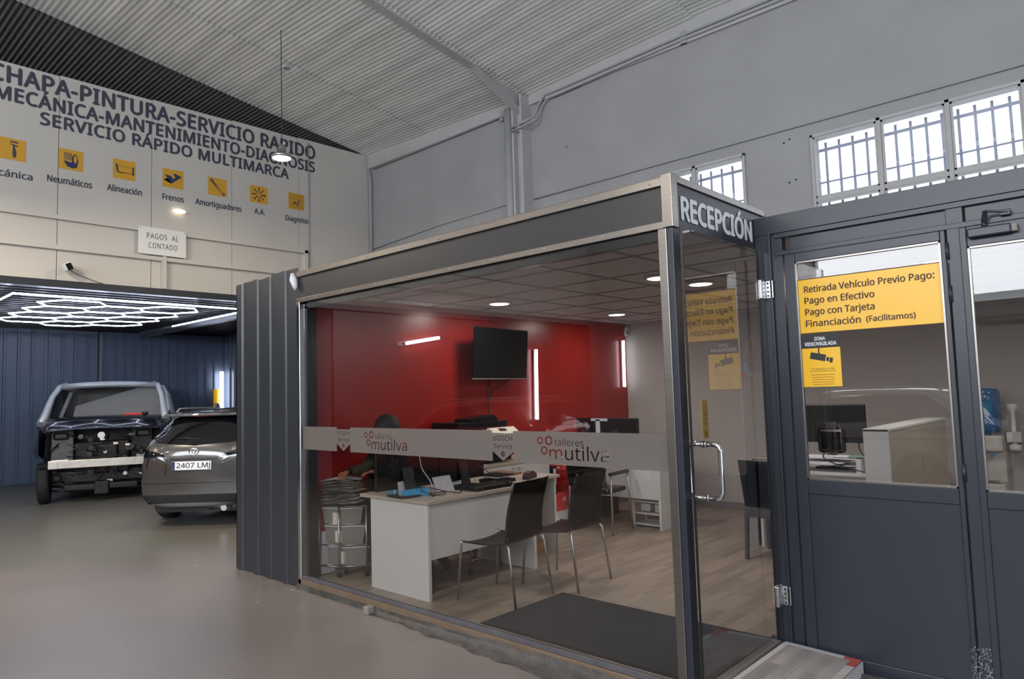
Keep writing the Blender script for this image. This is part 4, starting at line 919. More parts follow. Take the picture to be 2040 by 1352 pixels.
g = thing('keyboard_tray', 'low black docking tray under the middle monitor', 'tray', (-4.35, 4.25, .742))
rel(MB().box((-4.40, 4.06, .75), (-4.18, 4.5, .775), .006).build('tray', 'black'), g); rel(MB().cyl((-4.2, 4.12, .742), .03, .02, 16).cyl((-4.2, 4.46, .742), .03, .045, 16).build('foot', 'black'), g)
g = thing('stapler', 'brown hole punch on the far end of the desk', 'punch', (-4.42, 4.95, .742), .3)
MB().prism([(0, 0), (.2, 0), (.2, .035), (.12, .07), (.02, .06), (0, .03)], (0, -.1, 0), (0, 1, 0), (0, 0, 1), (.06, 0, 0)).build('body', 'brown', g)
g = thing('paper_stack', 'black tray of papers beside the hole punch on the desk', 'papers', (-4.5, 4.62, .742))
rel(bx('tray', 'black', (-4.62, 4.52, .744), (-4.38, 4.75, .77)), g); rel(bx('papers', 'paper', (-4.6, 4.54, .785), (-4.40, 4.73, .80)), g); rel(bx('upper_tray', 'black', (-4.62, 4.53, .80), (-4.38, 4.74, .81)), g)
tag(MB().box((-5.05, 4.9, .743), (-4.7, 5.2, .76), .003).build('folder', 'wood'), 'tan cardboard folder lying on the worktop behind the monitors', 'folder')
tag(MB().cyl((-4.86, 4.45, .743), .04, .1, 20).build('cup', 'blue_box'), 'blue cup standing behind the middle monitor', 'cup')
# --- drawer cart with papers
A = Vector((-5.30, 3.47, 0)); e1 = Vector((-.20, -.07, 0)); e2 = Vector((.075, .215, 0)); e1 = e1.normalized() * .215; e2 = Vector((.16, .17, 0)).normalized() * .235
A = Vector((-5.325, 3.50, 0))
g = thing('drawer_trolley', 'chrome trolley with three milky plastic drawers under a stack of papers', 'trolley', A)
corners = [Vector((0, 0, 0)), e1, e1 + e2, e2]
for c in corners:
    MB().tube([c + Vector((0, 0, .05)), c + Vector((0, 0, .60))], .009, 8).build('post', 'steel', g)
    MB().cyl(c + Vector((-.012, 0, .022)), .022, .024, 14, 'x').build('caster', 'black', g)
for z in (.09, .27, .45, .60):
    mb = MB()
    for i in range(4): mb.tube([corners[i] + Vector((0, 0, z)), corners[(i + 1) % 4] + Vector((0, 0, z))], .006, 6)
    mb.build('rail', 'steel', g)
for i, (z, out) in enumerate(((.095, .05), (.275, .02), (.43, .0))):
    o_ = e2.normalized() * out; h = .155; mb = MB(); t_ = .02
    ins = [c * .86 + (e1 + e2) * .07 + o_ for c in corners]; cen = (e1 + e2) / 2 + o_
    lo = [mb.bm.verts.new(cen + (c - cen) * .86 + Vector((0, 0, z))) for c in ins]; hi = [mb.bm.verts.new(c + Vector((0, 0, z + h))) for c in ins]
    mb.bm.faces.new(lo[::-1])
    for k in range(4): mb.bm.faces.new((lo[k], lo[(k + 1) % 4], hi[(k + 1) % 4], hi[k]))
    bmesh.ops.solidify(mb.bm, geom=list(mb.bm.faces), thickness=.004); d = mb.build('drawer', 'translucent', g)
    pm = MB(); pm.bar(cen + (ins[0] - cen) * .6 + Vector((0, 0, z + .07)), cen + (ins[1] - cen) * .3 + Vector((0, 0, z + .07)), .08, .1); pm.build('contents', 'paper2', d)
    rm = MB()
    for k in range(4): rm.bar(ins[k] + Vector((0, 0, z + h)), ins[(k + 1) % 4] + Vector((0, 0, z + h)), .012, .008)
    rm.build('rim', 'white', d)
random.seed(5); cc = A + (e1 + e2) / 2; z = .61; n = 26
for k in range(n):
    th = random.choice([.006, .008, .010, .013]); an = .5 + random.uniform(-.3, .3); w, d = .30, .215
    m = 'paper3' if k == 12 else random.choice(['paper', 'paper', 'paper2', 'paper'])
    dx, dy = random.uniform(-.03, .03), random.uniform(-.03, .03); R_ = Matrix.Rotation(an, 3, 'Z')
    def pf(u, v): 
        p = R_ @ Vector(((u - .5) * w, (v - .5) * d, 0)); s = .006 * math.sin(k * 1.7) * (u - .5) ** 2 * 3 - .010 * (abs(u - .5) * 2) ** 3 * (k / n)
        return Vector((p.x + dx, p.y + dy, s))
    mb = MB(); mb.grid(pf, 6, 2, th * .85); o = mb.build('paper_bundle', m); o.location = (cc.x, cc.y, z + th)
    tag(o, 'loose paper bundle in the tall stack on the drawer trolley' if m != 'paper3' else 'green tinted bundle in the paper stack on the trolley', 'papers', 'paper bundles stacked on the drawer trolley' if m != 'paper3' else None); z += th + .0008
g = thing('waste_bin', 'grey plastic waste bin between the trolley and the front desk', 'bin', (-5.03, 3.75, 0))
MB().lathe((0, 0, 0), [(.06, 0), (.065, .01), (.08, .58), (.09, .60), (.085, .61)], 24).build('body', 'tbar', g); MB().lathe((0, 0, 0), [(.09, .60), (.095, .605), (.095, .625), (.08, .63)], 24).build('rim', 'desk', g)
tag(MB().box((-5.53, 3.44, .01), (-5.50, 3.58, .38), .002, Matrix.Rotation(.08, 3, 'Y')).build('white_board', 'white'), 'thin white board leaning low against the red wall behind the trolley', 'board')
cable('tangle of black cables hanging under the near end of the front desk', [(-4.3, 3.62, .5), (-4.32, 3.66, .4), (-4.25, 3.6, .33), (-4.33, 3.6, .25), (-4.27, 3.68, .18), (-4.33, 3.64, .1), (-4.26, 3.6, .02), (-4.32, 3.7, .015), (-4.27, 3.66, .2), (-4.31, 3.62, .35), (-4.28, 3.66, .48)], .011)
# --- sling chairs
def chair(label, x, y, rz):
    t = thing('visitor_chair', label, 'chair', (x, y, 0), rz, 'black sling visitor chairs with thin steel legs')
    # local: front is -x, back is +x
    W2_ = .232
    def shell(u, v):   # u along seat to back, v across
        if u < .5:
            s = u / .5; xx = -.23 + .42 * s; zz = .455 - .018 * math.sin(PI * s) + (.012 * (1 - s) ** 2 * -1)
            if s < .12: zz -= .02 * (1 - s / .12) ** 2
        else:
            s = (u - .5) / .5; xx = .19 + .035 * math.sin(s * PI * .5) + .05 * s ** 2 - .02 * math.sin(PI * s); zz = .455 + .44 * s
            if s < .1: xx = .19 + .03 * (s / .1); 
        w = W2_ * (1 - .06 * (u > .5) * (u - .5) * 2); yy = (v - .5) * 2 * w; dish = .014 * (1 - (2 * v - 1) ** 2)
        if u < .5: zz -= dish
        else: xx += dish * 1.2
        return Vector((xx, yy, zz))
    mb = MB(); mb.grid(lambda u, v: shell(u * .5 * .98, v), 10, 8, .006); mb.build('seat', 'chairmesh', t)
    mb = MB(); mb.grid(lambda u, v: shell(.5 + u * .5, v), 12, 8, .006); mb.build('backrest', 'chairmesh', t)
    for s in (-1, 1):
        MB().tube([(-.225, s * .222, .445), (-.235, s * .228, .42), (-.27, s * .245, 0)], .0105, 10).build('leg', 'steel', t)
        MB().tube([(.19, s * .222, .445), (.21, s * .228, .42), (.27, s * .245, 0)], .0105, 10).build('leg', 'steel', t)
        MB().tube([shell(.03, .5 + s * .5), shell(.25, .5 + s * .5), shell(.48, .5 + s * .5)], .008, 8).build('side_rail', 'black', t)
        MB().tube([shell(.5 + k * .1, .5 + s * .5) for k in range(6)], .008, 8).build('side_rail', 'black', t)
    return t
chair('black sling chair nearest the front pane, pulled up to the front desk', -3.775, 3.945, .12)
chair('black sling chair second from the front pane, pulled up to the front desk', -3.68, 4.575, .08)
# --- armchair at the back desk
t = thing('conference_chair', 'black padded chair with armrests in front of the back desk', 'chair', (-4.68, 6.44, 0), .12)
MB().box((-.23, -.22, .42), (.23, .22, .47), .02).build('seat', 'chairmesh', t)
MB().grid(lambda u, v: Vector(((u - .5) * .48, -.24 - .12 * v - .02 * math.cos((u - .5) * 3), .50 + .55 * v)), 6, 6, .03).build('backrest', 'chairmesh', t)
for s in (-1, 1):
    MB().tube([(s * .27, -.22, 0), (s * .26, -.2, .40), (s * .26, -.2, .62)], .011, 8).build('leg', 'steel', t)
    MB().tube([(s * .28, .24, 0), (s * .265, .2, .40), (s * .26, .18, .62)], .011, 8).build('leg', 'steel', t)
    MB().box((s * .26 - .025, -.22, .62), (s * .26 + .025, .20, .655), .012).build('armrest', 'black', t)
# --- chair seen from behind through the glass door
t = thing('leather_chair', 'dark backed chair with grey frame seen through the glass door', 'chair', (-2.62, 6.38, 0), 0)
MB().grid(lambda u, v: Vector(((u - .5) * (.44 + .03 * v), -.26 - .07 * v - .02 * math.cos((u - .5) * 3), .46 + .42 * v)), 8, 8, .02).build('backrest', 'chairmesh', t)
MB().box((-.21, -.25, .40), (.21, .2, .45), .015).build('seat', 'chairmesh', t)
MB().box((-.215, -.275, .37), (.215, -.24, .45), .003).build('rear_rail', 'engine_grey', t)
for s in (-1, 1):
    for yv in (-.26, .18): MB().bar((s * .21, yv - (.03 if yv < 0 else -.02), 0), (s * .205, yv, .44), .03, .03).build('leg', 'engine_grey', t)
tag(MB().tube([(-.1, 0, 0), (-.05, .01, .015), (.05, .01, .015), (.1, 0, 0)], .008, 6).build('clip', 'steel'), 'steel clip on the top edge of the chair behind the glass door', 'clip').location = (-2.62, 6.05, .885)
# --- desks at the back
g = thing('back_desk', 'white desk with two screens standing by the grey wall', 'desk', (-4.8, 7.1, 0))
rel(bx('desktop', 'desk', (-5.5, 6.74, .715), (-4.06, 7.5, .742), bevel=.002), g)
rel(bx('side_panel', 'desk', (-4.115, 6.75, 0), (-4.088, 7.45, .715)), g); rel(bx('side_panel', 'desk', (-5.48, 6.75, 0), (-5.455, 7.45, .715)), g)
rel(bx('modesty_panel', 'desk', (-5.455, 6.77, .32), (-4.115, 6.79, .715)), g)
monitor('monitor', 'left of the two screens seen from behind on the back desk', (-5.22, 7.0, .745), .34, .32, 0, -PI / 2, .14)
monitor('monitor', 'right of the two screens seen from behind on the back desk', (-4.75, 6.95, .745), .58, .30, 0, -PI / 2, .16)
tag(MB().box((-5.05, 6.93, .745), (-4.99, 6.96, 1.19)).box((-5.12, 6.93, 1.17), (-4.88, 6.96, 1.20)).build('screen_divider', 'white'), 'white upright between the two screens on the back desk', 'divider')
tag(MB().box((-4.42, 6.9, .745), (-4.12, 7.1, .80), .01).build('telephone', 'black'), 'low black telephone at the right end of the back desk', 'telephone')
def rack(label, x0, x1, y0, y1, h, boxes):
    g = thing('shelf_rack', label, 'shelf', ((x0 + x1) / 2, (y0 + y1) / 2, 0)); mb = MB()
    for x in (x0, x1):
        for y in (y0, y1): rel(bx('upright', 'white', (x - .012, y - .012, 0), (x + .012, y + .012, h)), g)
    for z in (.03, h * .5, h - .02):
        rel(MB().box((x0, y0 - .008, z - .008), (x1, y0 + .008, z + .008)).box((x0, y1 - .008, z - .008), (x1, y1 + .008, z + .008)).box((x0, y0, z - .003), (x1, y1, z + .003)).build('shelf', 'white'), g)
    return g
rack('small white metal rack under the right end of the back desk', -4.50, -4.14, 6.84, 7.1, .30, 0)
for x in (-4.44, -4.26): tag(MB().box((x, 6.9, .165), (x + .12, 7.05, .25), .004).build('storage_box', 'desk'), 'small white box %s the rack under the back desk' % ('on the left of' if x < -4.3 else 'on the right of'), 'box')
tag(MB().box((-5.3, 7.0, 0), (-5.08, 7.4, .42), .01).build('computer_tower', 'black'), 'black computer tower standing under the back desk', 'computer')
rack('white two shelf rack behind the chair seen through the glass door', -2.86, -2.45, 6.70, 6.95, .36, 0)
g = thing('storage_tub', 'white plastic tub on the low shelf behind the glass door chair', 'tub', (-2.68, 6.8, .04)); MB().lathe((0, 0, 0), [(.07, 0), (.10, .12), (.11, .12), (.11, .13)], 20).build('body', 'desk', g)
tag(bx('pale_board', 'white_wall', (-3.05, 6.66, 0), (-2.97, 6.95, .40)), 'pale upright board left of the two shelf rack', 'board')
# --- right hand desk behind the partition
g = thing('right_desk', 'pale desk with monitor behind the slate door', 'desk', (-2.3, 6.9, 0))
rel(bx('desktop', 'desk', (-2.95, 6.62, .715), (-1.66, 7.5, .742), bevel=.002), g)
for x in (-2.93, -1.70): rel(bx('side_panel', 'desk', (x, 6.64, 0), (x + .025, 7.45, .715)), g)
t = monitor('monitor', 'wide glossy black monitor seen from behind through the slate door', (-2.32, 7.0, .745), .58, .36, 0, -PI / 2 - .02, .235)
MB().box((.012, -.14, .14), (.055, .11, .37), .03).build('rear_cover', 'blackgloss', t)
g = thing('letter_tray', 'white letter tray stuffed with papers under the wide monitor', 'tray', (-2.2, 6.75, .742))
rel(bx('tray_top', 'white', (-2.58, 6.64, .86), (-2.00, 6.92, .87)), g); rel(bx('tray_side', 'white', (-2.03, 6.63, .742), (-1.99, 6.92, .87)), g); rel(bx('tray_side', 'white', (-2.58, 6.64, .742), (-2.565, 6.92, .87)), g); rel(bx('tray_shelf', 'white', (-2.57, 6.64, .80), (-2.03, 6.92, .806)), g)
for k in range(3): tag(MB().box((-2.55 + .03 * k, 6.62, .808 + .008 * k), (-2.2 + .03 * k, 6.88, .814 + .008 * k), 0, Matrix.Rotation(.06 * (k - 2), 3, 'Z')).build('paper_bundle', 'paper'), ['lowest paper bundle inside the white letter tray', 'middle paper bundle inside the white letter tray', 'topmost paper bundle inside the white letter tray'][k], 'papers', 'paper bundles in the letter tray')
for k, x in enumerate((-2.5, -2.25, -2.12)): tag(MB().box((x, 6.66, .8705 + .005 * k), (x + .22, 6.86, .875 + .005 * k), 0, Matrix.Rotation(.2 * k - .2, 3, 'Z')).build('paper_sheet', 'paper' if k < 2 else 'paper3'), ['white papers on the left of the letter tray top', 'white papers in the middle of the letter tray top', 'greenish paper on the right of the letter tray top'][k], 'papers')
cable('black cable hanging from the wide monitor over the letter tray', [(-2.1, 6.98, 1.0), (-2.04, 6.8, .93), (-1.95, 6.7, .85), (-1.9, 6.68, .75)], .006)
cable('second black cable drooping across the letter tray', [(-2.35, 6.95, .95), (-2.3, 6.62, .87), (-2.1, 6.58, .80), (-1.92, 6.62, .75)], .005)
g = thing('tall_cabinet', 'cream side cabinet behind the slate door beside the monitor desk', 'cabinet', (-1.55, 6.4, 0))
rel(bx('end_panel', 'desk', (-1.63, 5.52, 0), (-1.46, 5.55, 1.20), bevel=.002), g); rel(bx('carcass', 'desktop', (-1.62, 5.55, 0), (-1.465, 7.3, 1.185)), g)
rel(bx('top', 'desk', (-1.63, 5.52, 1.185), (-1.455, 7.32, 1.205), bevel=.002), g)
for y0 in (5.56, 6.43): rel(bx('side_board', 'desktop', (-1.464, y0, .03), (-1.455, y0 + .855, 1.18), bevel=.001), g)
# --- water dispenser
g = thing('water_dispenser', 'white water dispenser with blue bottle by the grey wall', 'water dispenser', (-1.28, 8.15, 0))
MB().box((-.14, -.15, 0), (.14, .15, .55), .02).box((-.14, -.02, .55), (.14, .15, .85), .01).box((-.14, -.15, .85), (.14, .15, 1.0), .02).build('cabinet', 'dispenser', g)
MB().box((-.1, -.14, .56), (.1, -.05, .57)).build('drip_tray', 'tbar', g); MB().cyl((-.04, -.09, .80), .012, .05, 10).cyl((.04, -.09, .80), .012, .05, 10).build('tap', 'blue_box', g)
MB().lathe((0, 0, 1.0), [(.03, 0), (.10, .03), (.125, .06), (.125, .14), (.118, .155), (.125, .17), (.125, .26), (.118, .275), (.125, .29), (.125, .41), (.11, .44), (.03, .45)], 28).build('bottle', 'water', g)
MB().grid(lambda u, v: Vector((.127 * math.sin(-1.0 + 1.6 * u), -.127 * math.cos(-1.0 + 1.6 * u), 1.2 + .13 * v)), 10, 2, .002).build('bottle_label', 'blue_box', g)
g = thing('cup_tube', 'clear upright cup holder with white cups fixed beside the water dispenser', 'cup holder', (-1.07, 8.2, .95))
MB().lathe((0, 0, -.1), [(.045, 0), (.05, .02), (.05, .05), (.02, .06), (.02, .36), (.045, .40), (.045, .44), (.01, .445)], 18).build('cups', 'desk', g); MB().box((-.06, -.04, -.02), (.06, .19, .08), .005).build('bracket', 'dispenser', g)
g = thing('air_conditioner', 'long white air conditioner high on the grey wall', 'air conditioner', (-.6, 8.2, 2.18))
MB().box((-.72, -.02, -.08), (.5, .2, .17), .03).build('body', 'white_wall', g); MB().box((-.70, -.025, -.065), (.48, -.015, -.03), .002).build('louvre', 'tbar', g); MB().box((-.45, -.022, .08), (-.36, -.02, .085)).build('mark', 'black', g)
# --- doormat
g = thing('doormat', 'large dark ribbed doormat inside the glass door', 'doormat', (-2.68, 3.85, 0))
MB().box((-.80, -.44, .001), (.80, .42, .011), .003).build('pile', 'mat', g); MB().box((-.815, -.455, 0), (.815, .435, .006), .002).build('border', 'rubber', g)
# --- trolley & stool under the desk
g = thing('swivel_chair', 'black swivel chair on casters behind the front desk', 'chair', (-5.17, 4.10, 0), 0)
MB().box((-.22, -.22, .36), (.22, .22, .425), .03).build('seat', 'black', g); MB().box((-.30, -.2, .55), (-.25, .2, 1.0), .02).build('backrest', 'black', g); MB().bar((-.27, 0, .45), (-.27, 0, .6), .05).build('back_bracket', 'black', g)
MB().cyl((0, 0, .1), .03, .27, 14).build('gas_column', 'steel', g)
for k in range(5):
    a = k * 2 * PI / 5 + .3; MB().bar((0, 0, .1), (.27 * math.cos(a), .27 * math.sin(a), .07), .035, .03).build('base_arm', 'black', g); MB().ball((.27 * math.cos(a), .27 * math.sin(a), .03), .03, 1, .6, 1, 10).build('caster', 'black', g)
g = thing('pedestal', 'steel framed pedestal on casters under the front desk', 'trolley', (-4.62, 4.42, 0))
for x in (-.16, .16):
    for y in (-.18, .18): MB().tube([(x, y, .05), (x, y, .6)], .011, 8).build('upright', 'steel', g); MB().cyl((x - .012, y, .025), .025, .024, 12, 'x').build('caster', 'black', g)
MB().tube([(.16, -.18, .12), (.16, .18, .12)], .008, 6).tube([(-.16, -.18, .12), (-.16, .18, .12)], .008, 6).build('rail', 'steel', g); MB().box((-.16, -.18, .25), (.16, .18, .60), .004).build('box', 'engine_grey', g)
bxx = tag(MB().box((-4.95, 4.85, 0.0), (-4.45, 5.25, .10), .004).build('cardboard_box', 'wood'), 'low brown cardboard box on the floor under the worktop', 'box')

# ================================================================ THE PERSON
def skinned(name, joints, edges, m, parent=None, sub=2):
    me = bpy.data.meshes.new(name); me.from_pydata([j[0] for j in joints], edges, []); o = bpy.data.objects.new(name, me); col.objects.link(o)
    md = o.modifiers.new('skin', 'SKIN'); sv = me.skin_vertices[0].data if me.skin_vertices else None
    if sv is None:
        bpy.context.view_layer.objects.active = o; o.select_set(True); bpy.ops.mesh.customdata_skin_add(); sv = me.skin_vertices[0].data; o.select_set(False)
    for i, j in enumerate(joints): r = j[1]; sv[i].radius = r if isinstance(r, tuple) else (r, r); sv[i].use_root = (i == 0)
    s = o.modifiers.new('sub', 'SUBSURF'); s.levels = s.render_levels = sub
    bpy.context.view_layer.update(); ev = o.evaluated_get(bpy.context.evaluated_depsgraph_get()); m2 = bpy.data.meshes.new_from_object(ev); bpy.data.objects.remove(o)
    for p in m2.polygons: p.use_smooth = True
    m2.materials.clear(); m2.materials.append(M[m]); r = bpy.data.objects.new(name, m2); col.objects.link(r)
    if parent is not None: rel(r, parent) if parent.location.length else setattr(r, 'parent', parent)
    return r
pr = thing('person', 'dark haired person in dark clothes sitting behind the front desk, hands on the paper stack', 'person', (-5.17, 4.02, 0))
pelvis = (-5.20, 4.10, .555); chest = (-5.20, 3.99, .98); neck = (-5.17, 3.96, 1.10); head = (-5.13, 3.95, 1.22)
J = [(pelvis, (.14, .11)), ((-5.22, 4.06, .75), (.14, .11)), (chest, (.17, .10)), ((-5.19, 3.97, 1.07), (.09, .075)), (neck, .055), ((-5.15, 3.955, 1.16), .05),
     ((-5.19, 4.17, 1.03), .065), ((-5.14, 4.25, .86), .05), ((-5.08, 3.98, .86), .042), ((-5.17, 3.80, .885), .028),     # left arm, forearm crosses in front
     ((-5.21, 3.81, 1.03), .065), ((-5.27, 3.72, .90), .05), ((-5.30, 3.60, .90), .036), ((-5.29, 3.56, .89), .028),
     ((-5.13, 4.19, .53), .085), ((-4.82, 4.20, .53), .07), ((-4.80, 4.20, .10), .045), ((-4.68, 4.20, .05), .04),
     ((-5.13, 4.01, .53), .085), ((-4.82, 3.98, .53), .07), ((-4.80, 3.98, .10), .045), ((-4.68, 3.98, .05), .04)]
E_ = [(0, 1), (1, 2), (2, 3), (3, 4), (4, 5), (2, 6), (6, 7), (7, 8), (8, 9), (2, 10), (10, 11), (11, 12), (12, 13), (0, 14), (14, 15), (15, 16), (16, 17), (0, 18), (18, 19), (19, 20), (20, 21)]
skinned('body', J, E_, 'shirt', pr)
skinned('sleeve', [((-5.21, 3.80, 1.0), .062), ((-5.27, 3.72, .90), .058), ((-5.30, 3.60, .90), .045)], [(0, 1), (1, 2)], 'sleeve', pr)
skinned('sleeve', [((-5.14, 4.25, .88), .058), ((-5.09, 4.05, .865), .05), ((-5.13, 3.88, .88), .042)], [(0, 1), (1, 2)], 'sleeve', pr)
hd_ = MB(); hd_.ball((0, 0, 0), .100, .95, .82, 1.18, 24)
for v in hd_.bm.verts:
    if v.co.z < 0: v.co.x *= 1 + .25 * v.co.z / .1; v.co.y *= 1 + .28 * v.co.z / .1; v.co.x += .012 * min(1, -v.co.z / .06)
hd_.ball((.092, 0, -.012), .016, 1, .8, 1.3, 10).ball((.0, .078, -.01), .02, .6, .4, 1.3, 10).ball((.0, -.078, -.01), .02, .6, .4, 1.3, 10)
ho = hd_.build('head', 'skin', pr); ho.location = Vector((-5.15, 3.90, 1.235)) - pr.location; ho.rotation_euler = (0, .45, -.3)
e_ = MB(); [e_.ball((.081, s * .03, .012), .009, .6, 1, .8, 10) for s in (-1, 1)]; e_.build('eye', 'black', ho)
e_ = MB(); e_.ball((.082, 0, -.052), .014, .5, 1.4, .4, 10); e_.build('mouth', 'tape_red', ho)
hr = MB(); hr.ball((-.012, 0, .03), .120, 1.0, .98, 1.0, 24)
bmesh.ops.delete(hr.bm, geom=[v for v in hr.bm.verts if v.co.z < -.055 or (v.co.x > .055 and v.co.z < .03)], context='VERTS')
for v in hr.bm.verts: v.co *= 1 + random.uniform(-.012, .012)
hr.build('hair', 'hair', ho)
def hand(name, wrist, dirv, sidev, parent):
    w = Vector(wrist); d = Vector(dirv).normalized(); s = Vector(sidev).normalized(); dn = d.cross(s).normalized()
    if dn.z > 0: dn = -dn
    J = [(tuple(w), (.026, .018)), (tuple(w + d * .045), (.036, .016)), (tuple(w + d * .085), (.038, .014))]; E2 = [(0, 1), (1, 2)]
    p = skinned(name, J, E2, 'skin', parent)
    for k, (o_, L) in enumerate(((-.030, .058), (-.010, .068), (.010, .072), (.029, .062))):
        b = w + d * .08 + s * o_
        skinned('finger', [(tuple(b), .0095), (tuple(b + d * L * .5 + dn * .004), .009), (tuple(b + d * L * .8 + dn * .014), .008), (tuple(b + d * L * .95 + dn * .026), .007)], [(0, 1), (1, 2), (2, 3)], 'skin', p, 1)
    b = w + d * .03 - s * .03
    skinned('thumb', [(tuple(b), .012), (tuple(b + d * .03 - s * .02), .011), (tuple(b + d * .055 - s * .022 + dn * .01), .009)], [(0, 1), (1, 2)], 'skin', p, 1)
hand('hand', (-5.17, 3.80, .89), (-.35, -1, -.1), (1, -.3, 0), pr)
hand('hand', (-5.29, 3.57, .90), (.3, -.5, -.15), (1, .3, 0), pr)
wt = tag(MB().tube([Vector((-5.165, 3.83, .888)) + Vector((math.cos(t) * .033, 0, math.sin(t) * .028)) for t in [k * PI / 6 for k in range(12)]], .007, 6, True).build('wristwatch', 'black'), 'watch with metal case on the wrist of the seated person', 'watch')
MB().lathe((-5.145, 3.83, .908), [(.004, 0), (.021, 0), (.02, .008), (.005, .01)], 18).build('case', 'chrome', wt)
# ================================================================ VEHICLES
def loft(stations, n_sub=2):
    """stations: list of (y, [(x, z), ...]) half outline from bottom centre to top centre, mirrored in x"""
    bm = bmesh.new(); rings = []
    for y, half in stations:
        full = [(x, z) for x, z in half] + [(-x, z) for x, z in reversed(half) if abs(x) > 1e-6]
        rings.append([bm.verts.new((x, y, z)) for x, z in full])
    n = len(rings[0])
    for a, b in zip(rings[:-1], rings[1:]):
        for k in range(n): bm.faces.new((a[k], a[(k + 1) % n], b[(k + 1) % n], b[k]))
    bm.faces.new(rings[0][::-1]); bm.faces.new(rings[-1])
    return bm
def subdivided(bm, name, m, parent, levels=2, creases=None):
    bmesh.ops.recalc_face_normals(bm, faces=bm.faces)
    me = bpy.data.meshes.new(name); bm.to_mesh(me); bm.free(); o = bpy.data.objects.new(name, me); col.objects.link(o)
    s = o.modifiers.new('s', 'SUBSURF'); s.levels = s.render_levels = levels; bpy.context.view_layer.update()
    m2 = bpy.data.meshes.new_from_object(o.evaluated_get(bpy.context.evaluated_depsgraph_get())); bpy.data.objects.remove(o)
    for p in m2.polygons: p.use_smooth = True
    m2.materials.append(M[m]); r = bpy.data.objects.new(name, m2); col.objects.link(r); r.parent = parent; return r
def project(body, poly, direction, start, name, m, parent, off=.004, res=.04, thick=0, frame=None):
    """drape a 2D outline onto the body: outline in the plane across `direction`"""
    bvh = BVHTree.FromPolygons([v.co.copy() for v in body.data.vertices], [tuple(p.vertices) for p in body.data.polygons])
    d = Vector(direction).normalized()
    bm = bmesh.new()
    mk = (lambda a, b: Vector((a, start, b))) if abs(d.y) > .5 else (lambda a, b: Vector((start, a, b)))
    f = bm.faces.new([bm.verts.new(mk(a, b)) for a, b in poly]); bmesh.ops.triangulate(bm, faces=[f])
    us = [p[0] for p in poly]; ws = [p[1] for p in poly]
    ax = Vector((1, 0, 0)) if abs(d.y) > .5 else Vector((0, 1, 0))
    u = min(us) + res
    while u < max(us): bmesh.ops.bisect_plane(bm, geom=bm.verts[:] + bm.edges[:] + bm.faces[:], plane_co=ax * u, plane_no=ax); u += res
    w = min(ws) + res
    while w < max(ws): bmesh.ops.bisect_plane(bm, geom=bm.verts[:] + bm.edges[:] + bm.faces[:], plane_co=Vector((0, 0, w)), plane_no=Vector((0, 0, 1))); w += res
    for v in bm.verts:
        h, nrm, i, dist = bvh.ray_cast(v.co, d)
        if h is None: h, nrm, i, dist = bvh.find_nearest(v.co)
        if nrm.dot(d) > 0: nrm = -nrm
        v.co = h + nrm * off
    for f in bm.faces: f.smooth = True
    mb = MB.__new__(MB); mb.bm = bm
    return mb.build(name, m, parent)
def wheel(parent, x, y, r, w, z=None, tilt=0, rim='silver', side=1):
    z = r if z is None else z
    t = MB().lathe((0, 0, 0), [(r * .6, -w / 2), (r * .93, -w / 2), (r, -w / 2 + .03), (r, w / 2 - .03), (r * .93, w / 2), (r * .6, w / 2)], 36, 'x').build('tyre', 'rubber', parent)
    t.location = (x, y, z); t.rotation_euler = (0, tilt, 0)
    rm = MB().lathe((0, 0, 0), [(.02, side * w * .38), (r * .14, side * w * .38), (r * .5, side * w * .28), (r * .62, side * w * .42), (r * .62, -side * w * .4)], 30, 'x')
    for k in range(5):
        a = k * 2 * PI / 5; rm.bar((side * w * .38, r * .1 * math.cos(a), r * .1 * math.sin(a)), (side * w * .42, r * .58 * math.cos(a), r * .58 * math.sin(a)), .05, .03)
    rm.build('rim', rim, t); return t

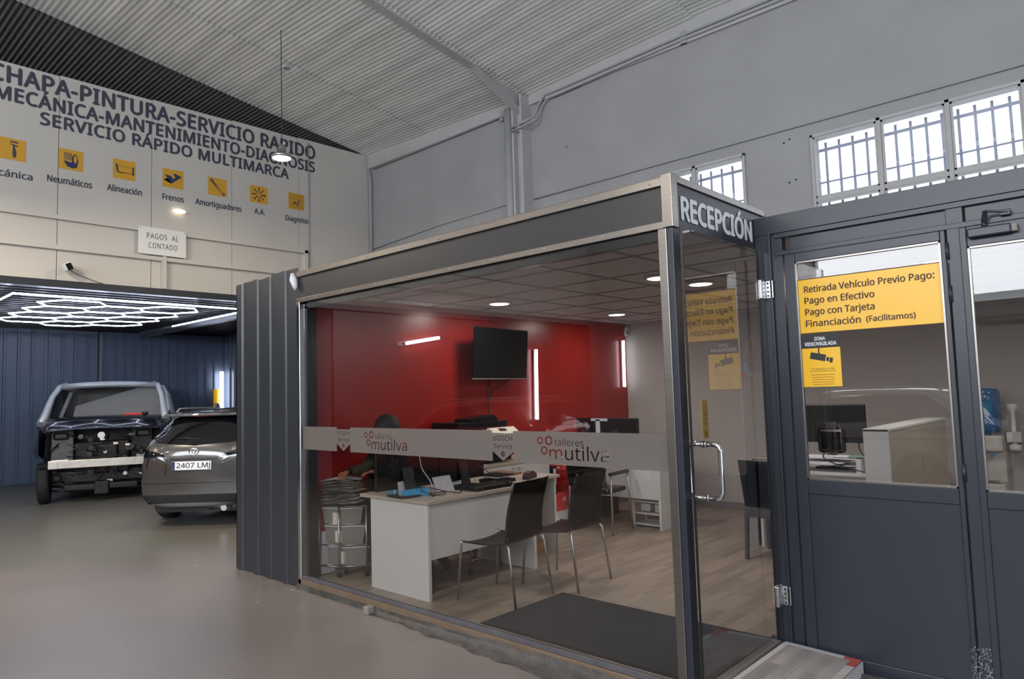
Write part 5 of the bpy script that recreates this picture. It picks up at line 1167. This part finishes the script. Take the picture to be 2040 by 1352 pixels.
def wagon(name, label, loc, rz, paint='carpaint', hw=.80, plate='2407 LMJ'):
    """estate car, rear end at y = 0, driving towards +y"""
    c = thing(name, label, 'car', loc, rz)
    def sec(y, w, zb, zbelt, wr, zr, wb=None, tuck=.0):
        wb = wb or w * .92
        return (y, [(0, zb), (wb * .9, zb), (w * .985, zb + .12), (w, (zb + zbelt) * .52), (w * (.985 - tuck), zbelt - .10), (w * (.95 - tuck), zbelt), ((w * .95 + wr) * .5 * .99, (zbelt + zr) * .5), (wr, zr - .05), (wr * .8, zr), (0, zr + .025)])
    s = hw / .89
    st = [sec(.0, .60 * s, .31, .86, .42 * s, .90, tuck=.03), sec(.03, .76 * s, .28, .97, .52 * s, 1.03, tuck=.03), sec(.10, .83 * s, .27, 1.06, .56 * s, 1.13, tuck=.05), sec(.22, .87 * s, .26, 1.10, .55 * s, 1.27, tuck=.06),
          sec(.40, .885 * s, .24, 1.10, .54 * s, 1.43, tuck=.06), sec(.62, .89 * s, .22, 1.09, .56 * s, 1.51, tuck=.05), sec(1.4, .89 * s, .2, 1.03, .60 * s, 1.54, tuck=.03), sec(2.2, .89 * s, .2, 1.0, .62 * s, 1.52), sec(2.8, .89 * s, .2, .97, .58 * s, 1.44),
          sec(3.3, .89 * s, .2, .94, .55 * s, 1.16), sec(3.6, .88 * s, .2, .90, .6 * s, .96), sec(4.2, .84 * s, .22, .78, .6 * s, .84), sec(4.5, .74 * s, .25, .66, .5 * s, .70), sec(4.6, .6 * s, .3, .56, .4 * s, .6)]
    body = subdivided(loft(st), 'body', paint, c, 2)
    pj_ = lambda poly, nm, m, off=.004, res=.05, par=c: project(body, poly, (0, 1, 0), -.6, nm, m, par, off, res)
    k = hw / .80
    rw = pj_([(-.60 * k, 1.15), (-.54 * k, 1.10), (0, 1.06), (.54 * k, 1.10), (.60 * k, 1.15), (.48 * k, 1.41), (.3 * k, 1.43), (-.3 * k, 1.43), (-.48 * k, 1.41)], 'rear_window', 'carglass')
    # tail lights
    for s_ in (-1, 1):
        L = [(-.76, 1.03), (-.60, 1.01), (-.40, .95), (-.37, .925), (-.72, .92), (-.79, .90)]; L = [(a * k * -s_ * 1 if s_ == 1 else a * k, b) for a, b in L]
        tl = pj_(L, 'tail_light', 'carglass', .010, .04)
        R_ = [(-.71, 1.0), (-.80, .94), (-.83, .80), (-.77, .80), (-.73, .90)]; R_ = [(-a * k if s_ == 1 else a * k, b) for a, b in R_]
        pj_(R_, 'red_lens', 'redlens', .014, .04, tl)
        sw = [(.45, 1.12), (1.2, 1.07), (2.4, 1.02), (3.05, 1.0), (2.55, 1.36), (1.5, 1.44), (.85, 1.42)]
        side = project(body, sw, (-s_, 0, 0), s_ * 1.4, 'side_window', 'carglass', c, .006, .12)
        ln = pj_([(s_ * .68 * k, 1.12), (s_ * .62 * k, 1.15), (s_ * .50 * k, 1.42), (s_ * .53 * k, 1.42)], 'rear_pillar_trim', 'chrome', .010, .05)
    # lower black bumper insert, diffuser lip, shut lines
    pj_([(-.70 * k, .335), (.70 * k, .335), (.72 * k, .42), (.60 * k, .43), (-.60 * k, .43), (-.72 * k, .42)], 'bumper_insert', 'rubber', .008)
    pj_([(-.74 * k, .285), (.74 * k, .285), (.70 * k, .325), (-.70 * k, .325)], 'diffuser_lip', 'silver', .016)
    for P_ in ([(-.66 * k, .575), (.66 * k, .575), (.66 * k, .583), (-.66 * k, .583)], [(-.70 * k, .62), (-.693 * k, .62), (-.693 * k, .91), (-.70 * k, .91)], [(.70 * k, .62), (.693 * k, .62), (.693 * k, .91), (.70 * k, .91)]): pj_(P_, 'shut_line', 'black', .002, .03)
    pj_([(-.38 * k, .69), (-.36 * k, .69), (-.34 * k, .90), (-.36 * k, .90)], 'recess_edge', 'black', .002)
    pj_([(-.32 * k, .885), (.32 * k, .885), (.31 * k, .90), (-.31 * k, .90)], 'handle_strip', 'black', .012)
    # spoiler
    MB().prism([(-.0, 0), (-.05, -.02), (-.05, -.035), (.18, -.02), (.2, .02)], (-.56 * k, .37, 1.475), (0, 1, 0), (0, 0, 1), (1.12 * k, 0, 0)).build('roof_spoiler', paint, c)
    MB().box((-.14, .312, 1.435), (.14, .318, 1.45)).build('brake_light', 'redlens', c)
    MB().tube([(-.36, .13, 1.13), (-.15, .10, 1.16), (.05, .10, 1.14)], .011, 8).ball((.03, .10, 1.135), .02).build('rear_wiper', 'black', c)
    MB().prism([(0, 0), (.16, 0), (.14, .05), (.04, .07)], (-.02, .66, 1.54), (0, 1, 0), (0, 0, 1), (.035, 0, 0)).build('shark_fin_antenna', paint, c)
    for s_ in (-1, 1): MB().tube([(s_ * .53 * k, .65, 1.49), (s_ * .53 * k, .75, 1.54), (s_ * .57 * k, 2.4, 1.53), (s_ * .57 * k, 2.5, 1.50)], .014, 8).build('roof_rail', 'silver', c)
    # emblem: three ellipses
    eb = MB(); yb_ = -.012 + .02
    el = lambda rx, rz, cz, r=.006: eb.tube([(rx * math.cos(t), -.012, .985 + cz + rz * math.sin(t)) for t in [q * PI / 12 for q in range(24)]], r, 6, True)
    el(.062, .042, 0); el(.02, .036, -.0, .005); el(.042, .014, .018, .005)
    e = eb.build('badge', 'chrome', c); 
    bv = BVHTree.FromPolygons([q.co.copy() for q in body.data.vertices], [tuple(q.vertices) for q in body.data.polygons])
    ys_ = lambda z: bv.ray_cast(Vector((0, -1, z)), Vector((0, 1, 0)))[0].y
    e.location.y = ys_(.985) + .006
    # number plate
    pl = MB().box((-.26, -.008, -.055), (.26, 0, .055), .002).build('number_plate', 'paper', c); pl.location = (-.02, min(ys_(.86), ys_(.75), ys_(.80)) - .004, .805); pl.rotation_euler = (math.atan2(ys_(.75) - ys_(.86), .11), 0, 0)
    b_ = MB().box((-.26, -.0095, -.053), (-.215, -.0075, .053)).build('blue_band', 'inknavy', pl)
    if plate: tx = text('lettering', plate, 'y-', -.0085, -.195, .245, -.027, .062, 'black_ink', bold=.01, thick=.001); tx.parent = pl
    for x in (-hw + .08, hw - .08):
        for y in (.92, 3.62): wheel(c, x, y, .325, .21, side=(1 if x > 0 else -1))
    MB().box((-hw + .2, .25, .17), (hw - .2, 4.3, .30)).box((-hw + .03, .55, .2), (hw - .03, 1.3, .42)).build('underbody', 'black', c)
    MB().tube([(.38, .05, .24), (.38, .5, .24)], .04, 12).tube([(.1, .3, .25), (.5, .32, .25)], .08, 14).build('exhaust_silencer', 'steel', c)
    return c
az = math.atan2(-.68, .73)
wagon('estate_car', 'grey estate car with plate 2407 LMJ parked tail first behind the clad column', (-9.40, 3.97, GF), .748, 'carpaint', .80)

wagon('white_car', 'white estate car standing behind the viewer, seen only mirrored in the panes', (-1.6, -3.1, GF), PI / 2, 'carwhite', .82, None)
wagon('red_car', 'red estate car standing behind the viewer, seen only mirrored in the front pane', (-7.2, -2.6, GF), PI / 2, 'carred', .82, None)
# ---- stripped van front
v = thing('van', 'dark blue and bare metal van with its front end stripped, aluminium crash beam showing', 'van', (-13.22, 4.03, GF), math.atan2(.914, .405) )
# local axes: x = image right, y = away
def B(name, m, *boxes, bevel=.01):
    mb = MB()
    for a, b in boxes: mb.box(a, b, bevel)
    return mb.build(name, m, v)
# shell of the cab
lw = .93
def vside(name, m, s, pts, th=.05):
    return MB().prism(pts, (s * lw, 0, 0), (0, 1, 0), (0, 0, 1), (-s * th, 0, 0)).build(name, m, v)
# A pillars, roof and side panels in primer
for s in (-1, 1):
    xb, xt = s * .96, s * .80
    MB().tube([(xb, .62, 1.32), (s * .925, .78, 1.50), (s * .87, 1.0, 1.78), (xt, 1.22, 1.96), (s * .72, 1.38, 2.01)], [.075, .06, .05, .05, .05], 12).build('windscreen_pillar', 'primer', v)
    MB().tube([(s * 1.0, 1.0, 1.15), (s * .98, 1.2, 1.5), (s * .93, 1.4, 1.8), (s * .85, 1.55, 1.95)], .05, 10).build('door_pillar', 'primer', v)
    MB().grid(lambda a, b, s=s: Vector((s * (.99 - .14 * max(0, b - .45) ** 1.3 * 2.2), 1.3 + 3.6 * a, .45 + 1.5 * b)), 4, 8, .03).build('side_panel', 'primer', v)
MB().grid(lambda a, b: Vector(((a - .5) * 1.62, 1.28 + b * 3.6, 2.0 + .05 * (1 - (2 * a - 1) ** 2) + .04 * min(1, b * 6) - .0)), 10, 10, .04).build('roof', 'primer', v)
MB().tube([(-.80, 1.25, 1.965), (-.4, 1.2, 1.995), (0, 1.19, 2.002), (.4, 1.2, 1.995), (.80, 1.25, 1.965)], .055, 10).build('windscreen_header', 'primer', v)
# masking board inside the windscreen and the dark upper part
MB().prism([(-.60, 1.36), (.86, 1.36), (.78, 1.93), (.45, 1.93), (-.55, 1.62)], (0, 1.25, 0), (1, 0, 0), (0, 0, 1), (0, .02, 0)).build('masking_sheet', 'masking', v)
MB().box((-.85, 1.9, .9), (.85, 1.95, 1.95)).build('bulkhead', 'black', v)
MB().tube([(-.78, 1.0, 1.3), (-.62, 1.25, 1.86)], .035, 8).build('inner_pillar', 'masking', v)
# cowl / bonnet remains, glossy
MB().grid(lambda a, b: Vector(((a - .5) * (1.80 - .04 * b), .12 + .66 * b, 1.20 + .22 * math.sin(b * 1.5) + .03 * (1 - (2 * a - 1) ** 2))), 16, 8, .02).build('bonnet', 'vandark', v)
MB().box((.28, .74, 1.43), (.55, .78, 1.47), .01).build('red_block', 'redbox', v); MB().ball((.62, .74, 1.46), .04, 1.4, 1, .8).build('plastic_cap', 'black', v)
for s in (-1, 1):
    MB().grid(lambda a, b, s=s: Vector((s * (.90 + .17 * math.sin(a * PI * .8) * (1 - b * .6)), .12 + .95 * a, .70 + .58 * b + .16 * math.sin(a * PI) * (1 - b))), 10, 6, .02).build('front_wing', 'vandark', v)
    MB().grid(lambda a, b, s=s: Vector((s * (.98 + .02 * math.sin(b * PI)), 1.05 + .3 * a, .5 + .8 * b)), 2, 6, .03).build('door_edge', 'vandark', v)
    MB().tube([(s * 1.02, .75, 1.25), (s * 1.01, .95, 1.35), (s * 1.0, 1.05, 1.5)], [.02, .035, .01], 8).build('mirror_bracket', 'black', v)
    # wing stay, strut tower
    B('inner_wing', 'engine_grey' if s < 0 else 'engine', ((s * .60 - .16, .35, .66), (s * .60 + .16, .9, 1.24)))
    MB().box((s * .62 - .11, .342, 1.06), (s * .62 + .11, .352, 1.18), .03).build('lamp_opening', 'black', v)
    MB().tube([(s * .70, .5, .55), (s * .66, .55, .95)], .05, 12).build('strut', 'engine', v)
    MB().tube([(s * .30, .35, .28), (s * .60, .45, .26), (s * .92, .5, .30)], .025, 8).tube([(s * .40, .3, .18), (s * .65, .35, .20), (s * .95, .5, .22)], .018, 8).build('control_arm', 'engine', v)
    MB().cyl((s * .90 - .04, .5, .33), .14, .08, 20, 'x').build('brake_disc', 'steel', v)
wheel(v, -.87, .45, .345, .17, .345, -.05, 'engine', -1).rotation_euler.z = .10; wheel(v, 1.0, .45, .345, .22, .345, .0, 'engine', 1)
for s in (-1, 1): wheel(v, s * .82, 3.6, .345, .22, side=s)
B('floor_pan', 'black', ((-.8, .6, .3), (.8, 4.8, .5)))
B('firewall', 'engine', ((-.85, .75, .45), (.85, .80, 1.36)))
# engine block and clutter
B('engine_block', 'engine', ((-.45, .45, .45), (.40, .74, 1.0)), ((-.2, .38, .6), (.22, .5, .95)), bevel=.03)
random.seed(21)
for k in range(44):
    x = random.uniform(-.75, .8); y = random.uniform(.15, .35); z = random.uniform(.3, 1.15); m = random.choice(['engine', 'engine', 'black', 'engine_grey', 'steel'])
    if k % 3 == 0: MB().tube([(x, y, z), (x + random.uniform(-.2, .2), y - .02, z + random.uniform(-.1, .1)), (x + random.uniform(-.35, .35), y + .05, z + random.uniform(-.15, .15))], random.uniform(.008, .022), 8).build('hose', m, v)
    elif k % 3 == 1: MB().box((x, y, z), (x + random.uniform(.05, .16), y + .08, z + random.uniform(.03, .12)), .008).build('engine_bracket', m, v)
    else: MB().cyl((x, y, z), random.uniform(.02, .06), .05, 16, 'y').build('pulley', m, v)
for k, (x, z) in enumerate(((.18, .95), (.36, .92), (-.02, 1.03))): MB().box((x, .14, z), (x + .07, .18, z + .035), .005).build('clip', 'paper2', v)
B('subframe', 'engine', ((-.55, .2, .20), (.55, .5, .30)), ((-.1, .15, .12), (.12, .35, .34)), bevel=.02)
MB().tube([(-.9, .2, .6), (-.3, .12, .62), (.3, .13, .64), (.9, .2, .65)], .012, 6).tube([(-.5, .14, .78), (0, .12, .74), (.6, .13, .78)], .01, 6).build('wiring_loom', 'black', v)
mb = MB(); mb.box((-.74, -.03, .60), (.86, .04, .73), .006); o = mb.build('crash_beam', 'beam_alu', v)
MB().box((-.73, -.035, .60), (-.60, -.028, .72), .003).box((-.70, -.03, .73), (-.45, .03, .745), .003).cyl((-.655, -.037, .655), .012, .004, 12, 'y').build('beam_plate', 'beam_alu', v)
for x in (-.6, .7): MB().box((x, .03, .6), (x + .1, .35, .72), .005).build('crash_box', 'engine_grey', v)
